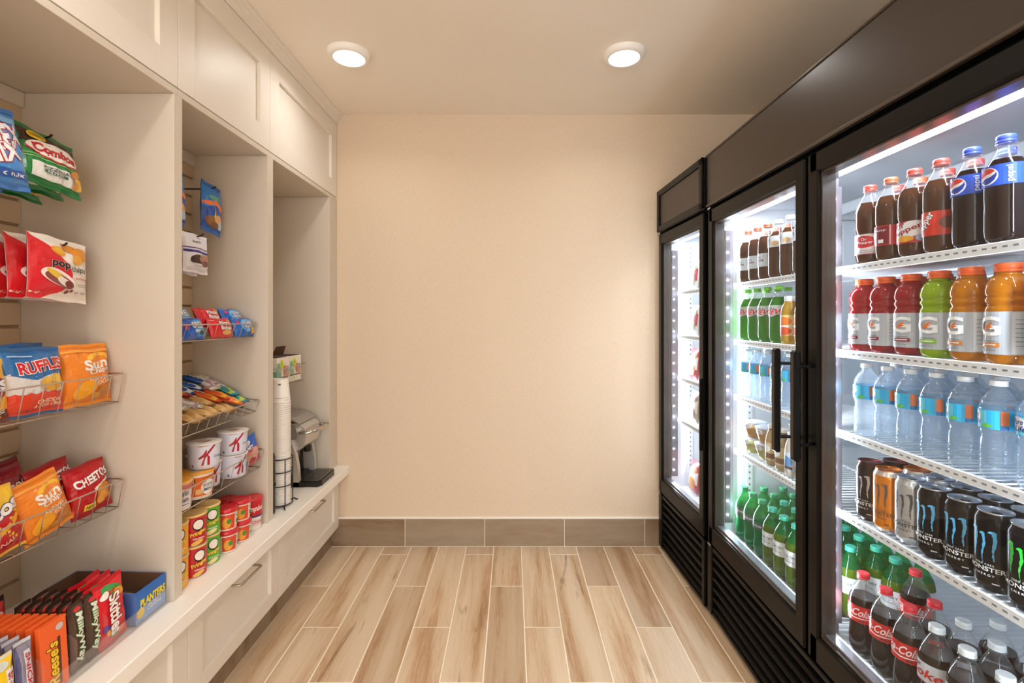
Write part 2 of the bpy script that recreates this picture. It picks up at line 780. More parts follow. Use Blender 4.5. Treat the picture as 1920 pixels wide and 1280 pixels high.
fl = tiles('floor', quads, tones, wood_tile('wood_plank_tile', 'y', .98), M_GROUT, (XL, XR, YN, YB, -.06, -0.0015))
struct(fl, 'wood-look plank tile floor with pale grout lines', 'floor')

# baseboard tiles and their white top bead
xs = [-1.053, -.604, -.154, .296, .749, 1.2, XR]
q = [(xs[i] + .0015, xs[i + 1] - .0015, YB - .011, YB - .001, .003, .155) for i in range(len(xs) - 1)]
M_BASE = wood_tile('wood_base_tile', 'x', 0.5)
o = tiles('baseboard_back', q, [(.62, .2, .3), (.7, .5, .2), (.72, .8, .1), (.66, .35, .2), (.55, .6, .2), (.5, .4, .1)], M_BASE, M_GROUT,
          (-1.06, XR, YB - .009, YB, 0, .157))
struct(o, 'row of wood-look base tiles along the back wall', 'baseboard')
mb = MB()
mb.box(-1.0, XR, YB - .014, YB, .157, .168, P('efe7da', .5), .002)
struct(mb.build('trim_1'), 'thin white bead on top of the base tiles', 'trim')
q = []
y = YB - .012
tn = []
while y > YN:
    q.append((-1.027, -1.016, max(y - .9, YN) + .0015, y - .0015, .003, .118))
    tn.append((rnd.uniform(.35, .6), rnd.random(), .3))
    y -= .9
o = tiles('baseboard_left', q, tn, M_BASE, M_GROUT, (-1.045, -1.018, YN, YB - .012, 0, .12))
struct(o, 'dark wood-look toe kick tiles under the drawers', 'baseboard')

# ceiling lamps
M_TRIMW = P('f4f0ea', .4)
LL = ['round white ceiling lamp on the snack shelf side', 'round white ceiling lamp on the drink cooler side',
      'round ceiling lamp above the chip shelves', 'round ceiling lamp above the coolers', 'round ceiling lamp behind the chip shelves', 'round ceiling lamp behind the coolers']
for i, (lx, ly) in enumerate(LAMPS):
    r = empty('ceiling_lamp', (lx, ly, ZC))
    tag(r, LL[i], 'lamp', 'round ceiling lamps')
    mb = MB()
    mb.lathe([(.064, -.022), (.072, -.026), (.086, -.02), (.0905, -.008), (.091, 0.0)], M_TRIMW, 48, cap0=False, cap1=False)
    mb.build('trim_ring', r)
    mb = MB()
    mb.lathe([(.0, -.0235), (.066, -.0235), (.066, -.021)], emit('fff3e4', 4.0), 40, cap0=False, cap1=False)
    mb.build('diffuser', r)

# ================================================================ the snack cabinets on the left
XF = -0.99       # face of uprights
ZO = 1.946       # top of the openings
ZT = 0.457       # top of the counter
BAYS = [(0.50, 1.405, -1.437), (1.442, 1.945, -1.292), (1.990, 2.605, -1.437)]   # clear opening y0, y1 and depth of the slat wall

# crown moulding
mb = MB()
prof = [(XF - .03, ZC), (-.958, ZC), (-.958, 2.428), (-.966, 2.424), (-.970, 2.412), (-.976, 2.409), (-.980, 2.396), (-.984, 2.393), (-.986, 2.382), (XF - .03, 2.382)]
mb.prism(prof[::-1], 'y', -1.2, YB - .001, M_CAB)
struct(mb.build('trim_2'), 'white stepped crown moulding over the cabinets', 'trim')


def shaker(mb, x, y0, y1, z0, z1, st, mat, th=.024, rec=.014, rail=None):
    """framed door facing +x: two stiles, two rails and a panel set back"""
    rl = rail or st
    c = .0012
    mb.box(x - th, x, y0, y0 + st, z0, z1, mat, c)
    mb.box(x - th, x, y1 - st, y1, z0, z1, mat, c)
    mb.box(x - th, x, y0 + st - .001, y1 - st + .001, z1 - rl, z1, mat, c)
    mb.box(x - th, x, y0 + st - .001, y1 - st + .001, z0, z0 + rl, mat, c)
    mb.box(x - th, x - rec, y0 + st - .002, y1 - st + .002, z0 + rl - .002, z1 - rl + .002, mat)


# upper cabinets
UP = [(-0.45, 0.50), (0.50, 1.4235), (1.4235, 1.965), (1.965, YB - .004)]
UL = ['white upper storage cabinet above the near bay behind the camera', 'white upper cabinet above the chip bag bay',
      'white upper cabinet above the cookie and soup bay', 'white upper cabinet above the coffee machine bay']
for i, (a, b_) in enumerate(UP):
    r = empty('upper_cabinet', (XF, (a + b_) / 2, ZO))
    tag(r, UL[i], 'cabinet', 'upper cabinets over the bays')
    mb = MB()
    mb.box(-1.43, XF - .021, a + .0005, b_ - .0005, ZO + .001, 2.381, M_CAB)
    mb.box(-1.44, XF - .001, a + .0005, b_ - .0005, ZO, ZO + .021, M_CABIN, .001)
    o = mb.build('carcass', r)
    o.matrix_parent_inverse = Matrix.Translation(-r.location)
    mb = MB()
    if i == 2:
        shaker(mb, XF, a + .001, b_ - .001, ZO + .0235, 2.38, .075, M_CAB, rail=.086)
    elif i == 3:
        shaker(mb, XF, a + .001, b_ - .001, ZO + .0235, 2.38, .078, M_CAB, rail=.086)
    else:
        shaker(mb, XF, a + .001, b_ - .001, ZO + .0235, 2.38, .074, M_CAB, rail=.086)
    o = mb.build('door', r)
    o.matrix_parent_inverse = Matrix.Translation(-r.location)


def kid(mb, name, r, label=None):
    """child whose mesh is written in world coordinates"""
    o = mb.build(name, r)
    o.matrix_parent_inverse = Matrix.Translation(-r.location)
    if label:
        o['label'] = label
    return o


M_SLAT = P('cdb697', 0.5)
M_SLATG = P('a58c6c', 0.6)


def slatwall(mb, xb, y0, y1, z0, z1):
    mb.box(xb - .018, xb - .008, y0, y1, z0, z1, M_SLATG)
    z = z0
    while z < z1 - .02:
        zz = min(z + .066, z1)
        # slat with a small lip so the groove reads as a T slot
        mb.prism([(xb - .008, z), (xb, z + .0015), (xb, zz - .0015), (xb - .008, zz)], 'y', y0, y1, M_SLAT)
        z += .0735
    return mb


def bay(i, label):
    y0, y1, xb = BAYS[i]
    r = empty('display_bay', (XF, y1, ZT))
    tag(r, label, 'shelving', 'open display bays')
    mb = MB()
    ye = {0: 1.442, 1: 1.990, 2: YB - .002}[i]
    mb.box(-1.455, XF, y1, ye - .0004, ZT + .0005, ZO - .0005, M_CABIN, .0012)
    kid(mb, 'side_panel', r)
    if i == 0:
        mb = MB()
        mb.box(-1.455, XF, y0 - .037, y0, ZT + .0005, ZO - .0005, M_CABIN, .0012)
        kid(mb, 'side_panel', r)
    mb = MB()
    slatwall(mb, xb, y0 + .001, y1 - .001, ZT + .001, ZO - .04)
    if xb < -1.4:
        pass
    kid(mb, 'slat_panel', r, 'tan grooved slat board')
    mb = MB()
    mb.box(xb - .018, xb + .012, y0 + .001, y1 - .001, ZO - .045, ZO - .001, M_CABIN, .002)
    kid(mb, 'top_cleat', r)
    return r


bay(0, 'open white bay with hanging and basketed chip bags, nearest the camera')
bay(1, 'open white bay holding cookies, snack bars, cereal cups and soups')
bay(2, 'open white bay with the coffee machine and paper cups, by the back wall')

# drawers
DR = [(-0.45, 0.53), (0.53, 1.45), (1.45, 2.018), (2.018, YB - .006)]
DL = ['white bench drawer cabinet behind the camera', 'white drawer cabinet below the chip bag bay', 'white drawer cabinet below the cookie and soup bay',
      'white drawer cabinet below the coffee machine, by the back wall']
M_NICK = P('b9b2a8', .28, 1.0)
XD = -0.978
for i, (a, b_) in enumerate(DR):
    r = empty('drawer_cabinet', (XD, (a + b_) / 2, .12))
    tag(r, DL[i], 'cabinet', 'drawer cabinets under the counter')
    mb = MB()
    mb.box(-1.44, XD - .022, a + .0005, b_ - .0005, .12, .409, M_CAB)
    kid(mb, 'carcass', r)
    mb = MB()
    shaker(mb, XD, a + .0012, b_ - .0012, .112, .405, .067, M_CAB, rail=.055)
    d = kid(mb, 'drawer', r)
    yc = (a + b_) / 2
    z = .356 if i != 3 else .364
    hw = .07
    mb = MB()
    if i == 2:
        yc = 1.742
    mb.tube([(XD - .001, yc - hw, z), (XD + .026, yc - hw, z), (XD + .034, yc - hw + .006, z), (XD + .034, yc + hw - .006, z), (XD + .026, yc + hw, z), (XD - .001, yc + hw, z)], .0045, M_NICK, 10)
    o = mb.build('handle', d)
    o['label'] = 'brushed nickel bar pull'
# counter
mb = MB()
mb.box(-1.455, -.92, -.45, YB - .001, .410, ZT, M_TOP, .0025)
tag(mb.build('countertop'), 'long thick white countertop running under the snack bays', 'countertop')

# ================================================================ the coolers on the right
M_BLK = P('0b0a09', .30)
M_BLKD = P('0b0a09', .45)
M_HEAD = P('2e251e', .3)
M_EDGE = P('40362e', .3)
M_BLK.node_tree.nodes['Principled BSDF'].inputs['Specular IOR Level'].default_value = .16
M_LINER = P('e6eaef', .4)
M_SHELF = P('f3f5f8', .35)
M_LEDBAR = P('6f6a70', .35, .3)
M_GLASS = clear(tint='f6f9fb', body=0.004, blend=0.3, rough=0.0, name='door_glass', spec=0.55)
M_CHROME = P('c9c9c9', .15, 1.0)
SHELF_Z = [1.43, 1.197, .970, .745]
DECK_Z = .375
DY = .075      # shelf front behind door face, measured from the door face


def cooler(name, label, W, doors, loc, rz, leds=True, panels=True, near=None):
    """local x: along the front (0 = far end), local y: depth from the door faces, z up. doors: list of (x0, x1, handle_x)"""
    r = empty(name, loc, rz)
    tag(r, label, 'cooler')
    H, D = 1.997, .76
    t = .045
    M = M_BLK
    mb = MB()
    mb.box(0, t, .052, D, .03, H - .002, M, .004)
    mb.box(W - t, W, .052, D, .03, H - .002, M, .004)
    mb.box(t, W - t, D - .03, D, .03, H - .002, M)
    mb.box(t, W - t, .052, D, H - .03, H - .002, M)
    mb.box(t, W - t, .052, D, .03, .33, M)
    mb.box(t, W - t, .052, D - .03, 1.756, H - .03, M)
    for i in range(len(doors) - 1):
        xm = (doors[i][1] + doors[i + 1][0]) / 2
        mb.box(xm - .02, xm + .02, .052, .085, .33, 1.756, M_LEDBAR, .003)
    mb.build('cabinet', r)
    mb = MB()
    mb.box(t, t + .008, .054, D - .04, .33, 1.755, M_LINER)
    mb.box(W - t - .008, W - t, .054, D - .04, .33, 1.755, M_LINER)
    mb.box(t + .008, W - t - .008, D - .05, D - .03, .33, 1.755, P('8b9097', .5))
    mb.box(t + .008, W - t - .008, .054, D - .05, 1.745, 1.755, P('a8adb4', .5))
    mb.box(t + .008, W - t - .008, .054, D - .05, .33, DECK_Z - .012, M_LINER)
    # ceiling fan duct and its seams
    mb.box(t + .03, W - t - .03, D - .30, D - .05, 1.70, 1.745, P('b9bdc2', .5), .006)
    o = mb.build('liner', r)
    o['label'] = 'white interior lining'
    # header sign panel
    mb = MB()
    if len(doors) == 1:
        mb.box(0, W, .0, .052, 1.768, H, M_BLK, .006)
        mb.box(.035, W - .035, -.002, .004, 1.80, H - .035, M_HEAD, .001)
        # raised frame round the sign
        mb.box(.0, W, -.010, .002, H - .034, H, M_BLK, .004)
        mb.box(.0, W, -.010, .002, 1.768, 1.80, M_BLK, .004)
        mb.box(.0, .034, -.010, .002, 1.768, H, M_BLK, .004)
        mb.box(W - .034, W, -.010, .002, 1.768, H, M_BLK, .004)
    else:
        mb.box(0, W, .004, .052, 1.770, H, M_BLK, .004)
        mb.box(.006, W - .006, -.001, .006, 1.780, H - .008, M_HEAD, .001)
        mb.box(0, W, -.006, .006, H - .008, H, M_EDGE, .003)
        mb.box(0, W, -.005, .006, 1.770, 1.780, M_EDGE, .002)
        mb.box(0, .006, -.003, .006, 1.780, H - .008, M_BLK, .001)
    mb.build('header_panel', r)
    # louvered grille
    mb = MB()
    g0, g1 = .018, .308
    mb.box(.0, W, .006, .052, g1 - .018, g1, M_BLK, .003)
    mb.box(.0, W, .006, .052, g0, g0 + .014, M_BLK, .003)
    mb.box(.0, .045, .002, .052, g0, g1, M_BLK, .004)
    mb.box(W - .03, W, .002, .052, g0, g1, M_BLK, .004)
    mb.box(.04, W - .03, .045, .06, g0, g1, M_BLKD)
    n = 6
    st = (g1 - g0 - .034) / n
    for k in range(n):
        z = g0 + .016 + k * st
        # scooped louvre
        mb.prism([(.044, z), (.010, z + st * .10), (.006, z + st * .30), (.010, z + st * .46), (.026, z + st * .62), (.040, z + st * .92), (.044, z + st * .92)], 'x', .045, W - .03, M_BLK, False)
    mb.build('louvered_grille', r)
    for fx in (.05, W - .05):
        for fy in (.1, D - .08):
            mb = MB()
            mb.lathe([(.018, .0), (.02, .004), (.02, .03)], M_BLKD, 12, (fx, fy, 0))
            mb.build('foot', r)
    # doors
    for (a, b, hx) in doors:
        mb = MB()
        z0, z1 = .322, 1.754
        fw = .046
        c = .005
        mb.box(a, a + fw, 0, .05, z0, z1, M_BLK, c)
        mb.box(b - fw, b, 0, .05, z0, z1, M_BLK, c)
        mb.box(a + .01, b - .01, 0, .05, z1 - .058, z1, M_BLK, c)
        mb.box(a + .01, b - .01, 0, .05, z0, z0 + .075, M_BLK, c)
        # inner bead, lighter
        gx0, gx1, gz0, gz1 = a + fw, b - fw, z0 + .075, z1 - .058
        e = .006
        mb.box(gx0 - .001, gx0 + e, .010, .048, gz0, gz1, M_EDGE, .001)
        mb.box(gx1 - e, gx1 + .001, .010, .048, gz0, gz1, M_EDGE, .001)
        mb.box(gx0, gx1, .010, .048, gz1 - e, gz1 + .001, M_EDGE, .001)
        mb.box(gx0, gx1, .010, .048, gz0 - .001, gz0 + e, M_EDGE, .001)
        mb.box(gx0, gx1, .020, .046, gz0 + e, gz0 + e + .008, P('9aa3ad', .25, .6), .001)
        d = mb.build('door', r)
        mb = MB()
        mb.box(gx0 + e - .001, gx1 - e + .001, .022, .0235, gz0 + e - .001, gz1 - e + .001, M_GLASS)
        o = mb.build('glass', d)
        o['label'] = 'clear glass pane'
        mb = MB()
        hz0, hz1 = (.887, 1.197)
        if hx is not None:
            mb.box(hx - .014, hx + .014, -.066, -.048, hz0, hz1, M_BLK, .005)
            mb.box(hx - .003, hx + .003, -.0668, -.0655, hz0 + .01, hz1 - .01, M_EDGE)
            for hz in (hz0 + .045, hz1 - .045):
                side = a + .02 if abs(hx - a) < abs(hx - b) else b - .02
                mb.tube([(hx, -.05, hz), (hx, -.02, hz), (side, .001, hz)], .005, M_BLK, 8)
            mb.build('handle', d)
        else:
            mb.box(b - .020, b - .004, -.012, .002, .70, 1.02, M_BLK, .004)
            mb.build('handle', d)
        hxx = a if hx is None or abs(hx - a) > abs(hx - b) else b
        s = 1 if hxx == a else -1
        for q0, q1 in ((z0 - .009, z0 - .001), (z1 + .001, z1 + .009)):
            mb = MB()
            mb.box(hxx + s * .004, hxx + s * .03, -.004, .02, q0, q1, M_CHROME, .001)
            mb.build('hinge', d)
    # LED bars on the jambs: a dark rail with a column of small diodes
    M_LED = emit('e9f2ff', 80.0)
    bars = [(t + .010, 1)]
    if len(doors) > 1:
        xm = (doors[0][1] + doors[1][0]) / 2
        bars += [(xm - .022, -1), (xm + .022, 1)]
    bars += [(W - t - .012, -1)]
    for bx, s in bars:
        mb = MB()
        mb.box(bx - .004, bx + .004, .055, .088, .42, 1.66, M_LEDBAR, .001)
        for k in range(21):
            z = .455 + k * .0585
            mb.box(bx + s * .004, bx + s * .007, .062, .068, z - .0024, z + .0024, M_LED)
        o = mb.build('led_bar', r)
        o['label'] = 'strip of small white diodes'
    # lit strip along the top
    mb = MB()
    mb.box(t + .012, W - t - .012, .088, .112, 1.705, 1.728, M_LEDBAR)
    mb.box(t + .012, W - t - .012, .086, .108, 1.701, 1.7055, emit('eef4ff', 3.0))
    mb.box(t + .012, W - t - .012, .083, .0885, 1.701, 1.727, emit('eef4ff', 3.0))
    mb.build('light_strip', r)
    # white sill under the glass
    mb = MB()
    mb.box(t + .01, W - t - .01, .054, .075, DECK_Z - .012, DECK_Z + .018, M_LINER, .004)
    mb.build('sill', r)
    # shelves
    for k, z in enumerate(SHELF_Z + [DECK_Z]):
        mb = MB()
        x0, x1 = t + .045, W - t - .045
        y0, y1 = DY, D - .06
        if k < 4:
            mb.box(x0, x1, y0, y0 + .006, z - .020, z + .002, M_SHELF, .0015)
            s = x0 + .02
            while s < x1 - .02:
                mb.box(s, s + .010, y0 - .0006, y0 + .0002, z - .010, z - .0065, P('7c828c', .6))
                s += .020
        wy = x0 + .002
        while wy < x1:
            mb.box(wy - .0015, wy + .0015, y0 + .005, y1, z - .0035, z - .0005, M_SHELF)
            wy += .0225
        for yy in (y0 + .02, (y0 + y1) / 2, y1):
            mb.box(x0, x1, yy - .003, yy + .003, z - .010, z - .0035, M_SHELF)
        o = mb.build('wire_shelf', r)
        o['label'] = 'white wire shelf' if k < 4 else 'white wire floor rack'
    # slotted shelf posts on the end walls
    for px in (t + .008, W - t - .0095):
        for yy in (.16, .55):
            mb = MB()
            mb.box(px, px + .0015, yy - .012, yy + .012, .38, 1.70, M_SHELF)
            z = .40
            while z < 1.68:
                mb.box(px - .0003, px + .0018, yy - .003, yy + .003, z, z + .008, P('6b7078', .6))
                z += .0254
            mb.build('shelf_post', r)
    return r


# two-door cooler: face at X = 0.85, far end at Y = 2.095
CO = cooler('glass_door_cooler', 'large black two-door glass drink cooler with wide dark header', 1.41,
            [(.012, .697, .655), (.713, 1.398, .752)], (.85, 2.095, 0), -PI / 2)
# single-door cooler beyond it, slightly turned
ang = math.atan2(.843 - .822, .58)
CF = cooler('glass_door_cooler', 'narrower black single-door glass cooler standing by the back wall', .585,
            [(.006, .579, None)], (.822, 2.694, 0), -PI / 2 + ang)
# lights that belong to the LED bars and the top strips
for x, y, dx, dy, w in ((.915, 2.030, .6, -1, 5.0), (.915, 1.43, .6, 1, 2.8), (.915, 1.36, .6, -1, 2.3), (.915, .750, .6, 1, 2.6),
                        (.895, 2.625, .6, -1, 4.0), (.915, 2.175, .6, 1, 2.5)):
    area('cooler_led_glow', (x, y, 1.04), None, .012, 1.2, w, COOL, aim=(dx, dy, 0))
for x, y, l, w in ((.955, 1.74, .6, 2.6), (.955, 1.06, .6, 2.6), (.93, 2.40, .4, 1.5)):
    area('cooler_strip_glow', (x, y, 1.6995), (0, -.42, 0), .02, l, w, COOL)

# ================================================================ drinks
M_PET = clear(body=0.05, blend=0.8, rough=0.05, name='clear_bottle', bump=0.25, bscale=90)
M_WATER = clear(tint='f4f9fd', body=0.22, blend=0.9, rough=0.06, name='water_bottle', bump=0.6, bodycol='dfeefa', bscale=110)
M_TUB = clear(body=0.16, blend=0.7, rough=0.08, name='clear_tub')

SODA = [(0, .004), (.020, .0), (.026, .002), (.031, .009), (.033, .022), (.0335, .040), (.0325, .055), (.031, .066), (.0305, .078), (.031, .086),
        (.0335, .096), (.034, .104), (.034, .134), (.0335, .142), (.031, .152), (.0265, .164), (.021, .175), (.0155, .185), (.0128, .191), (.0125, .196), (.0165, .1965), (.0165, .198), (.0125, .1985), (.0125, .208)]
STRAIGHT = [(0, .004), (.022, .0), (.028, .003), (.033, .014), (.034, .028), (.034, .060), (.0335, .075), (.034, .09), (.034, .128), (.0325, .142), (.028, .156), (.022, .168), (.016, .179),
            (.0128, .187), (.0125, .194), (.0165, .1945), (.0165, .196), (.0125, .1965), (.0125, .206)]


def split_prof(prof, z):
    """cut a lathe profile at height z"""
    lo, hi = [], []
    for i, p in enumerate(prof):
        if p[1] <= z:
            lo.append(p)
        else:
            if not hi:
                q = prof[i - 1]
                t = (z - q[1]) / max(p[1] - q[1], 1e-9)
                m = (q[0] + t * (p[0] - q[0]), z)
                lo.append(m)
                hi.append(m)
            hi.append(p)
    return lo, hi


def bottle(name, prof, fill_z, liq, cap_col, cap_r, cap_z0, cap_z1, lab, neck=None, petal=True, cat='bottle', base=None):
    """root > bottle_body (drink, clear neck), cap, label. lab: (z0, z1, base colour, items, cut)"""
    r = empty(name)
    r['category'] = cat
    mb = MB()
    lo, hi = split_prof(prof, fill_z)
    mb.lathe(lo, liq, 28, cap0=False, cap1=False, lobes=0)
    mb.add([(hi[0][0] * .96 * math.cos(a * PI / 14), hi[0][0] * .96 * math.sin(a * PI / 14), fill_z) for a in range(28)], [list(range(28))], liq)
    mb.lathe(hi, neck or M_PET, 28, cap0=False, cap1=True)
    mb.build('bottle_body', r)
    mb = MB()
    n = 36
    mb.lathe([(cap_r * .97, cap_z0), (cap_r, cap_z0 + .001), (cap_r, cap_z0 + .0035), (cap_r * .95, cap_z0 + .004), (cap_r * 1.0, cap_z0 + .005), (cap_r * .99, cap_z1 - .0015), (cap_r * .9, cap_z1)],
             P(cap_col, .4), n, lobes=18, lamp=.018)
    mb.build('cap', r)
    if lab:
        z0, z1, bc, items = lab[:4]
        cut = lab[4] if len(lab) > 4 else (.006, .02)

        def R(v):
            z = z0 + v
            for i in range(len(prof) - 1):
                if prof[i][1] <= z <= prof[i + 1][1] and prof[i + 1][1] > prof[i][1]:
                    t = (z - prof[i][1]) / (prof[i + 1][1] - prof[i][1])
                    return prof[i][0] + t * (prof[i + 1][0] - prof[i][0])
            return prof[-1][0]
        Rm = max(R(0), R((z1 - z0) / 2), R(z1 - z0))
        rf = (lambda v: R(v)) if len(lab) > 5 else (lambda v: Rm)
        mb = MB()
        k = 8
        mb.lathe([(rf((z1 - z0) * i / k) + .0004, z0 + (z1 - z0) * i / k) for i in range(k + 1)], P(bc, .28) if isinstance(bc, str) else bc, 32, cap0=False, cap1=False)
        art(mb, lambda u, v, off: ((rf(v) + off) * math.sin(u / Rm), -(rf(v) + off) * math.cos(u / Rm), z0 + v), .09, z1 - z0, items, cut, off0=.0009)
        mb.build('label', r)
    return r


L_COLA = liquid('220c06', .3)
L_COLA2 = liquid('62371d', .45)


def soda(lab, cap='c8452f', liq=None, prof=SODA, fill=.165):
    return lambda: bottle('soda_bottle', prof, fill, liq or L_COLA, cap, .0148, .1985, .213, lab)


W = 'f6f6f6'
pepsi_items = [('r', -.6, 0, 1.6, 1, '2a55c8'), ('e', .36, .5, .20, .42, W), ('p', [(.18, .58), (.2, .72), (.27, .85), (.36, .89), (.46, .83), (.51, .72), (.44, .63), (.33, .6), (.24, .5), (.18, .5)], 'e2382a'),
               ('p', [(.21, .3), (.3, .42), (.42, .46), (.5, .56), (.53, .66), (.535, .5), (.5, .3), (.42, .16), (.33, .12)], '1c3fa8'),
               ('t', 'pepsi', .74, .5, .78, .13, W, {'rot': PI / 2})]
drp_items = [('r', -.6, 0, 1.6, 1, 'f4f0f0'), ('e', .55, .62, .30, .30, 'd5283a'), ('t', 'Dr', .55, .74, .14, .14, W), ('t', 'Pepper', .57, .57, .42, .17, W), ('r', .3, .08, .8, .12, 'bcb4b8'), ('r', .35, .18, .75, .21, 'bcb4b8'), ('r', -.6, 0, 1.6, .03, 'c22c3c')]
drp2_items = [('r', -.6, 0, 1.6, 1, 'c92a38'), ('r', .05, .05, .62, .95, '7c1526'), ('r', .1, .36, .3, .62, W), ('t', 'Cherry', .36, .75, .4, .14, W, {'shear': .3}), ('r', .36, .12, .5, .3, W), ('r', .64, 0, .66, 1, 'f2d4d4')]
drp3_items = [('r', -.6, 0, 1.6, 1, 'b3242e'), ('p', [(.0, .0), (.78, .35), (1.0, .95), (1.0, 1), (.55, 1), (0, .6)], 'e9e4e4'), ('t', 'Dr', .34, .80, .26, .24, '9c1c26', {'rot': .35, 'bold': .04}), ('t', 'Pepper', .48, .56, .75, .30, '9c1c26', {'rot': .35, 'bold': .04}),
              ('e', .45, .2, .22, .14, 'e0a22c'), ('e', .8, .22, .10, .16, '9bc0de')]
drp4_items = [('r', -.6, 0, 1.6, 1, 'c8321f'), ('p', [(-.1, 0), (.15, 0), (.9, 1), (.3, 1), (-.1, .3)], 'd8392a'), ('t', 'Pepper', .36, .55, .95, .24, W, {'rot': .95, 'ol': '451010'}), ('e', .85, .5, .2, .25, '6f3a22')]
diet_items = [('r', -.6, 0, 1.6, 1, 'dfeaf2'), ('t', 'Diet', .5, .72, .3, .13, '7d8da6'), ('t', 'Cola', .52, .5, .5, .18, '8b4a5c', {'shear': .3}), ('r', .3, .12, .5, .3, '3b4a78')]
dietp_items = [('r', -.6, 0, 1.6, 1, 'e4e6ea'), ('e', .36, .5, .2, .36, 'b9c4dd'), ('p', [(.2, .5), (.5, .75), (.5, .6), (.3, .3)], '9a4a78'), ('e', .75, .35, .14, .2, 'd8b07a')]
coke_items = [('r', -.6, 0, 1.6, 1, 'd8231f'), ('t', 'Coca-Cola', .5, .62, 1.02, .46, W, {'shear': .35, 'bold': .03}), ('p', [(.05, .3), (.3, .36), (.6, .27), (.98, .34), (.98, .29), (.6, .20), (.3, .29), (.05, .24)], W), ('r', .72, .08, .86, .2, '8b2a26')]
dcoke_items = [('r', -.6, 0, 1.6, 1, 'cfd2d8'), ('t', 'Diet', .3, .8, .3, .16, '3d3d45', {'shear': .3}), ('t', 'Coke', .5, .48, .85, .46, 'cc2a28', {'shear': .3, 'bold': .04}), ('r', -.6, 0, 1.6, .05, 'b02a2a')]
dew_items = [('r', -.6, 0, 1.6, 1, '2f7a4a'), ('p', [(-.1, .1), (.5, 0), (1.1, .5), (1.1, 1), (.4, 1), (-.1, .6)], 'c9d3cf'), ('t', 'MTN', .34, .66, .5, .3, '216b34', {'shear': .3, 'bold': .04}), ('t', 'DEW', .6, .42, .7, .5, 'd22a3e', {'shear': .4, 'bold': .06, 'ol': W, 'olw': .05})]
ging_items = [('r', -.6, 0, 1.6, 1, 'e9ecea'), ('t', 'CANADA DRY', .5, .62, .8, .16, '55605c'), ('r', .2, .25, .8, .32, 'aab4ae'), ('r', .3, .4, .7, .44, 'aab4ae')]
spr_items = [('r', -.6, 0, 1.6, 1, '5b6a6e'), ('t', 'Sprite', .5, .5, .8, .5, 'd8e6e0', {'shear': .2}), ('r', -.6, 0, 1.6, .1, '2a6b50')]

BUILD = {
    'pepsi': soda((.112, .152, '2a55c8', pepsi_items), '3c4fc4', L_COLA, STRAIGHT, .165),
    'drp': soda((.026, .080, 'f4f0f0', drp_items), 'd0473a', L_COLA2),
    'drp2': soda((.040, .090, 'c92a38', drp2_items), 'c9603a', L_COLA2),
    'drp3': soda((.034, .086, 'b3242e', drp3_items), 'd0473a', L_COLA2),
    'drp4': soda((.040, .094, 'c8321f', drp4_items), 'd0473a', L_COLA2),
    'diet': soda((.050, .100, 'dfeaf2', diet_items), 'b4583c', L_COLA2),
    'dietp': soda((.112, .152, 'e4e6ea', dietp_items), 'e8ecef', L_COLA2, STRAIGHT, .17),
    'coke': soda((.088, .132, 'd8231f', coke_items), 'e0303a', L_COLA, SODA, .150),
    'dcoke': soda((.088, .132, 'cfd2d8', dcoke_items), 'dfe4e6', L_COLA, SODA, .150),
    'dew': soda((.098, .140, '2f7a4a', dew_items), '7fd43a', liquid('3fae25', .55), STRAIGHT, .172),
    'ginger': soda((.075, .125, 'e9ecea', ging_items), '3fb99a', liquid('6f8f22', .5), STRAIGHT, .150),
    'sprite': soda((.105, .130, '5b6a6e', spr_items), '3a9c6a', liquid('12a05c', .6), SODA, .165),
}
# green plastic necks for the green bottles
GREENPET = clear(tint='7fe0a4', body=0.25, blend=0.7, bodycol='2fb36a', name='green_bottle')
BUILD['ginger'] = lambda: bottle('soda_bottle', STRAIGHT, .150, liquid('6f8f22', .5), '3fb99a', .0148, .1965, .211, (.075, .125, 'e9ecea', ging_items), neck=GREENPET)
BUILD['sprite'] = lambda: bottle('soda_bottle', SODA, .160, liquid('12a05c', .6), '3a9c6a', .0148, .1985, .213, (.105, .130, '5b6a6e', spr_items), neck=GREENPET)

GAT = [(0, .003), (.026, .0), (.032, .004), (.0355, .012), (.036, .030), (.0355, .05), (.0355, .088), (.036, .104), (.0365, .110), (.035, .116), (.0325, .119), (.0345, .123), (.0365, .128),
       (.036, .133), (.033, .1365), (.036, .141), (.0365, .149), (.034, .162), (.029, .173), (.0225, .180), (.0195, .183), (.0195, .190), (.0195, .195)]


def gatorade(col, accent):
    def f():
        it = [('r', -.7, 0, 1.7, 1, 'b9bec6'), ('r', .9, .02, 1.35, .98, 'd7dbe0'), ('r', .95, .2, 1.3, .215, '8b9099'), ('r', .95, .3, 1.3, .315, '8b9099'), ('r', .95, .4, 1.3, .415, '8b9099'),
              ('r', .95, .5, 1.3, .515, '8b9099'), ('r', .95, .6, 1.3, .615, '8b9099'), ('r', .95, .7, 1.3, .715, '8b9099'), ('r', .95, .8, 1.3, .815, '8b9099'),
              ('t', 'G', .5, .66, .48, .46, W, {'bold': .035}), ('p', [(.40, .53), (.47, .68), (.60, .76), (.56, .66), (.62, .64), (.52, .6)], 'e8762a'),
              ('r', .34, .30, .68, .32, '8b9099'), ('r', .34, .17, .72, .27, accent), ('r', .38, .21, .66, .235, 'eef0f2'), ('r', .36, .08, .66, .10, '8b9099')]
        return bottle('sports_drink_bottle', GAT, .18, liquid(col, .5), 'f2672a', .0215, .186, .204, (.020, .106, 'b9bec6', it), neck=liquid(col, .5))
    return f


BUILD['gred'] = gatorade('c81e2c', '8e2c3c')
BUILD['glime'] = gatorade('b8dc10', '8fc23a')
BUILD['gor'] = gatorade('f29408', 'd0802c')
BUILD['gyel'] = gatorade('ddb52a', 'd0a02c')

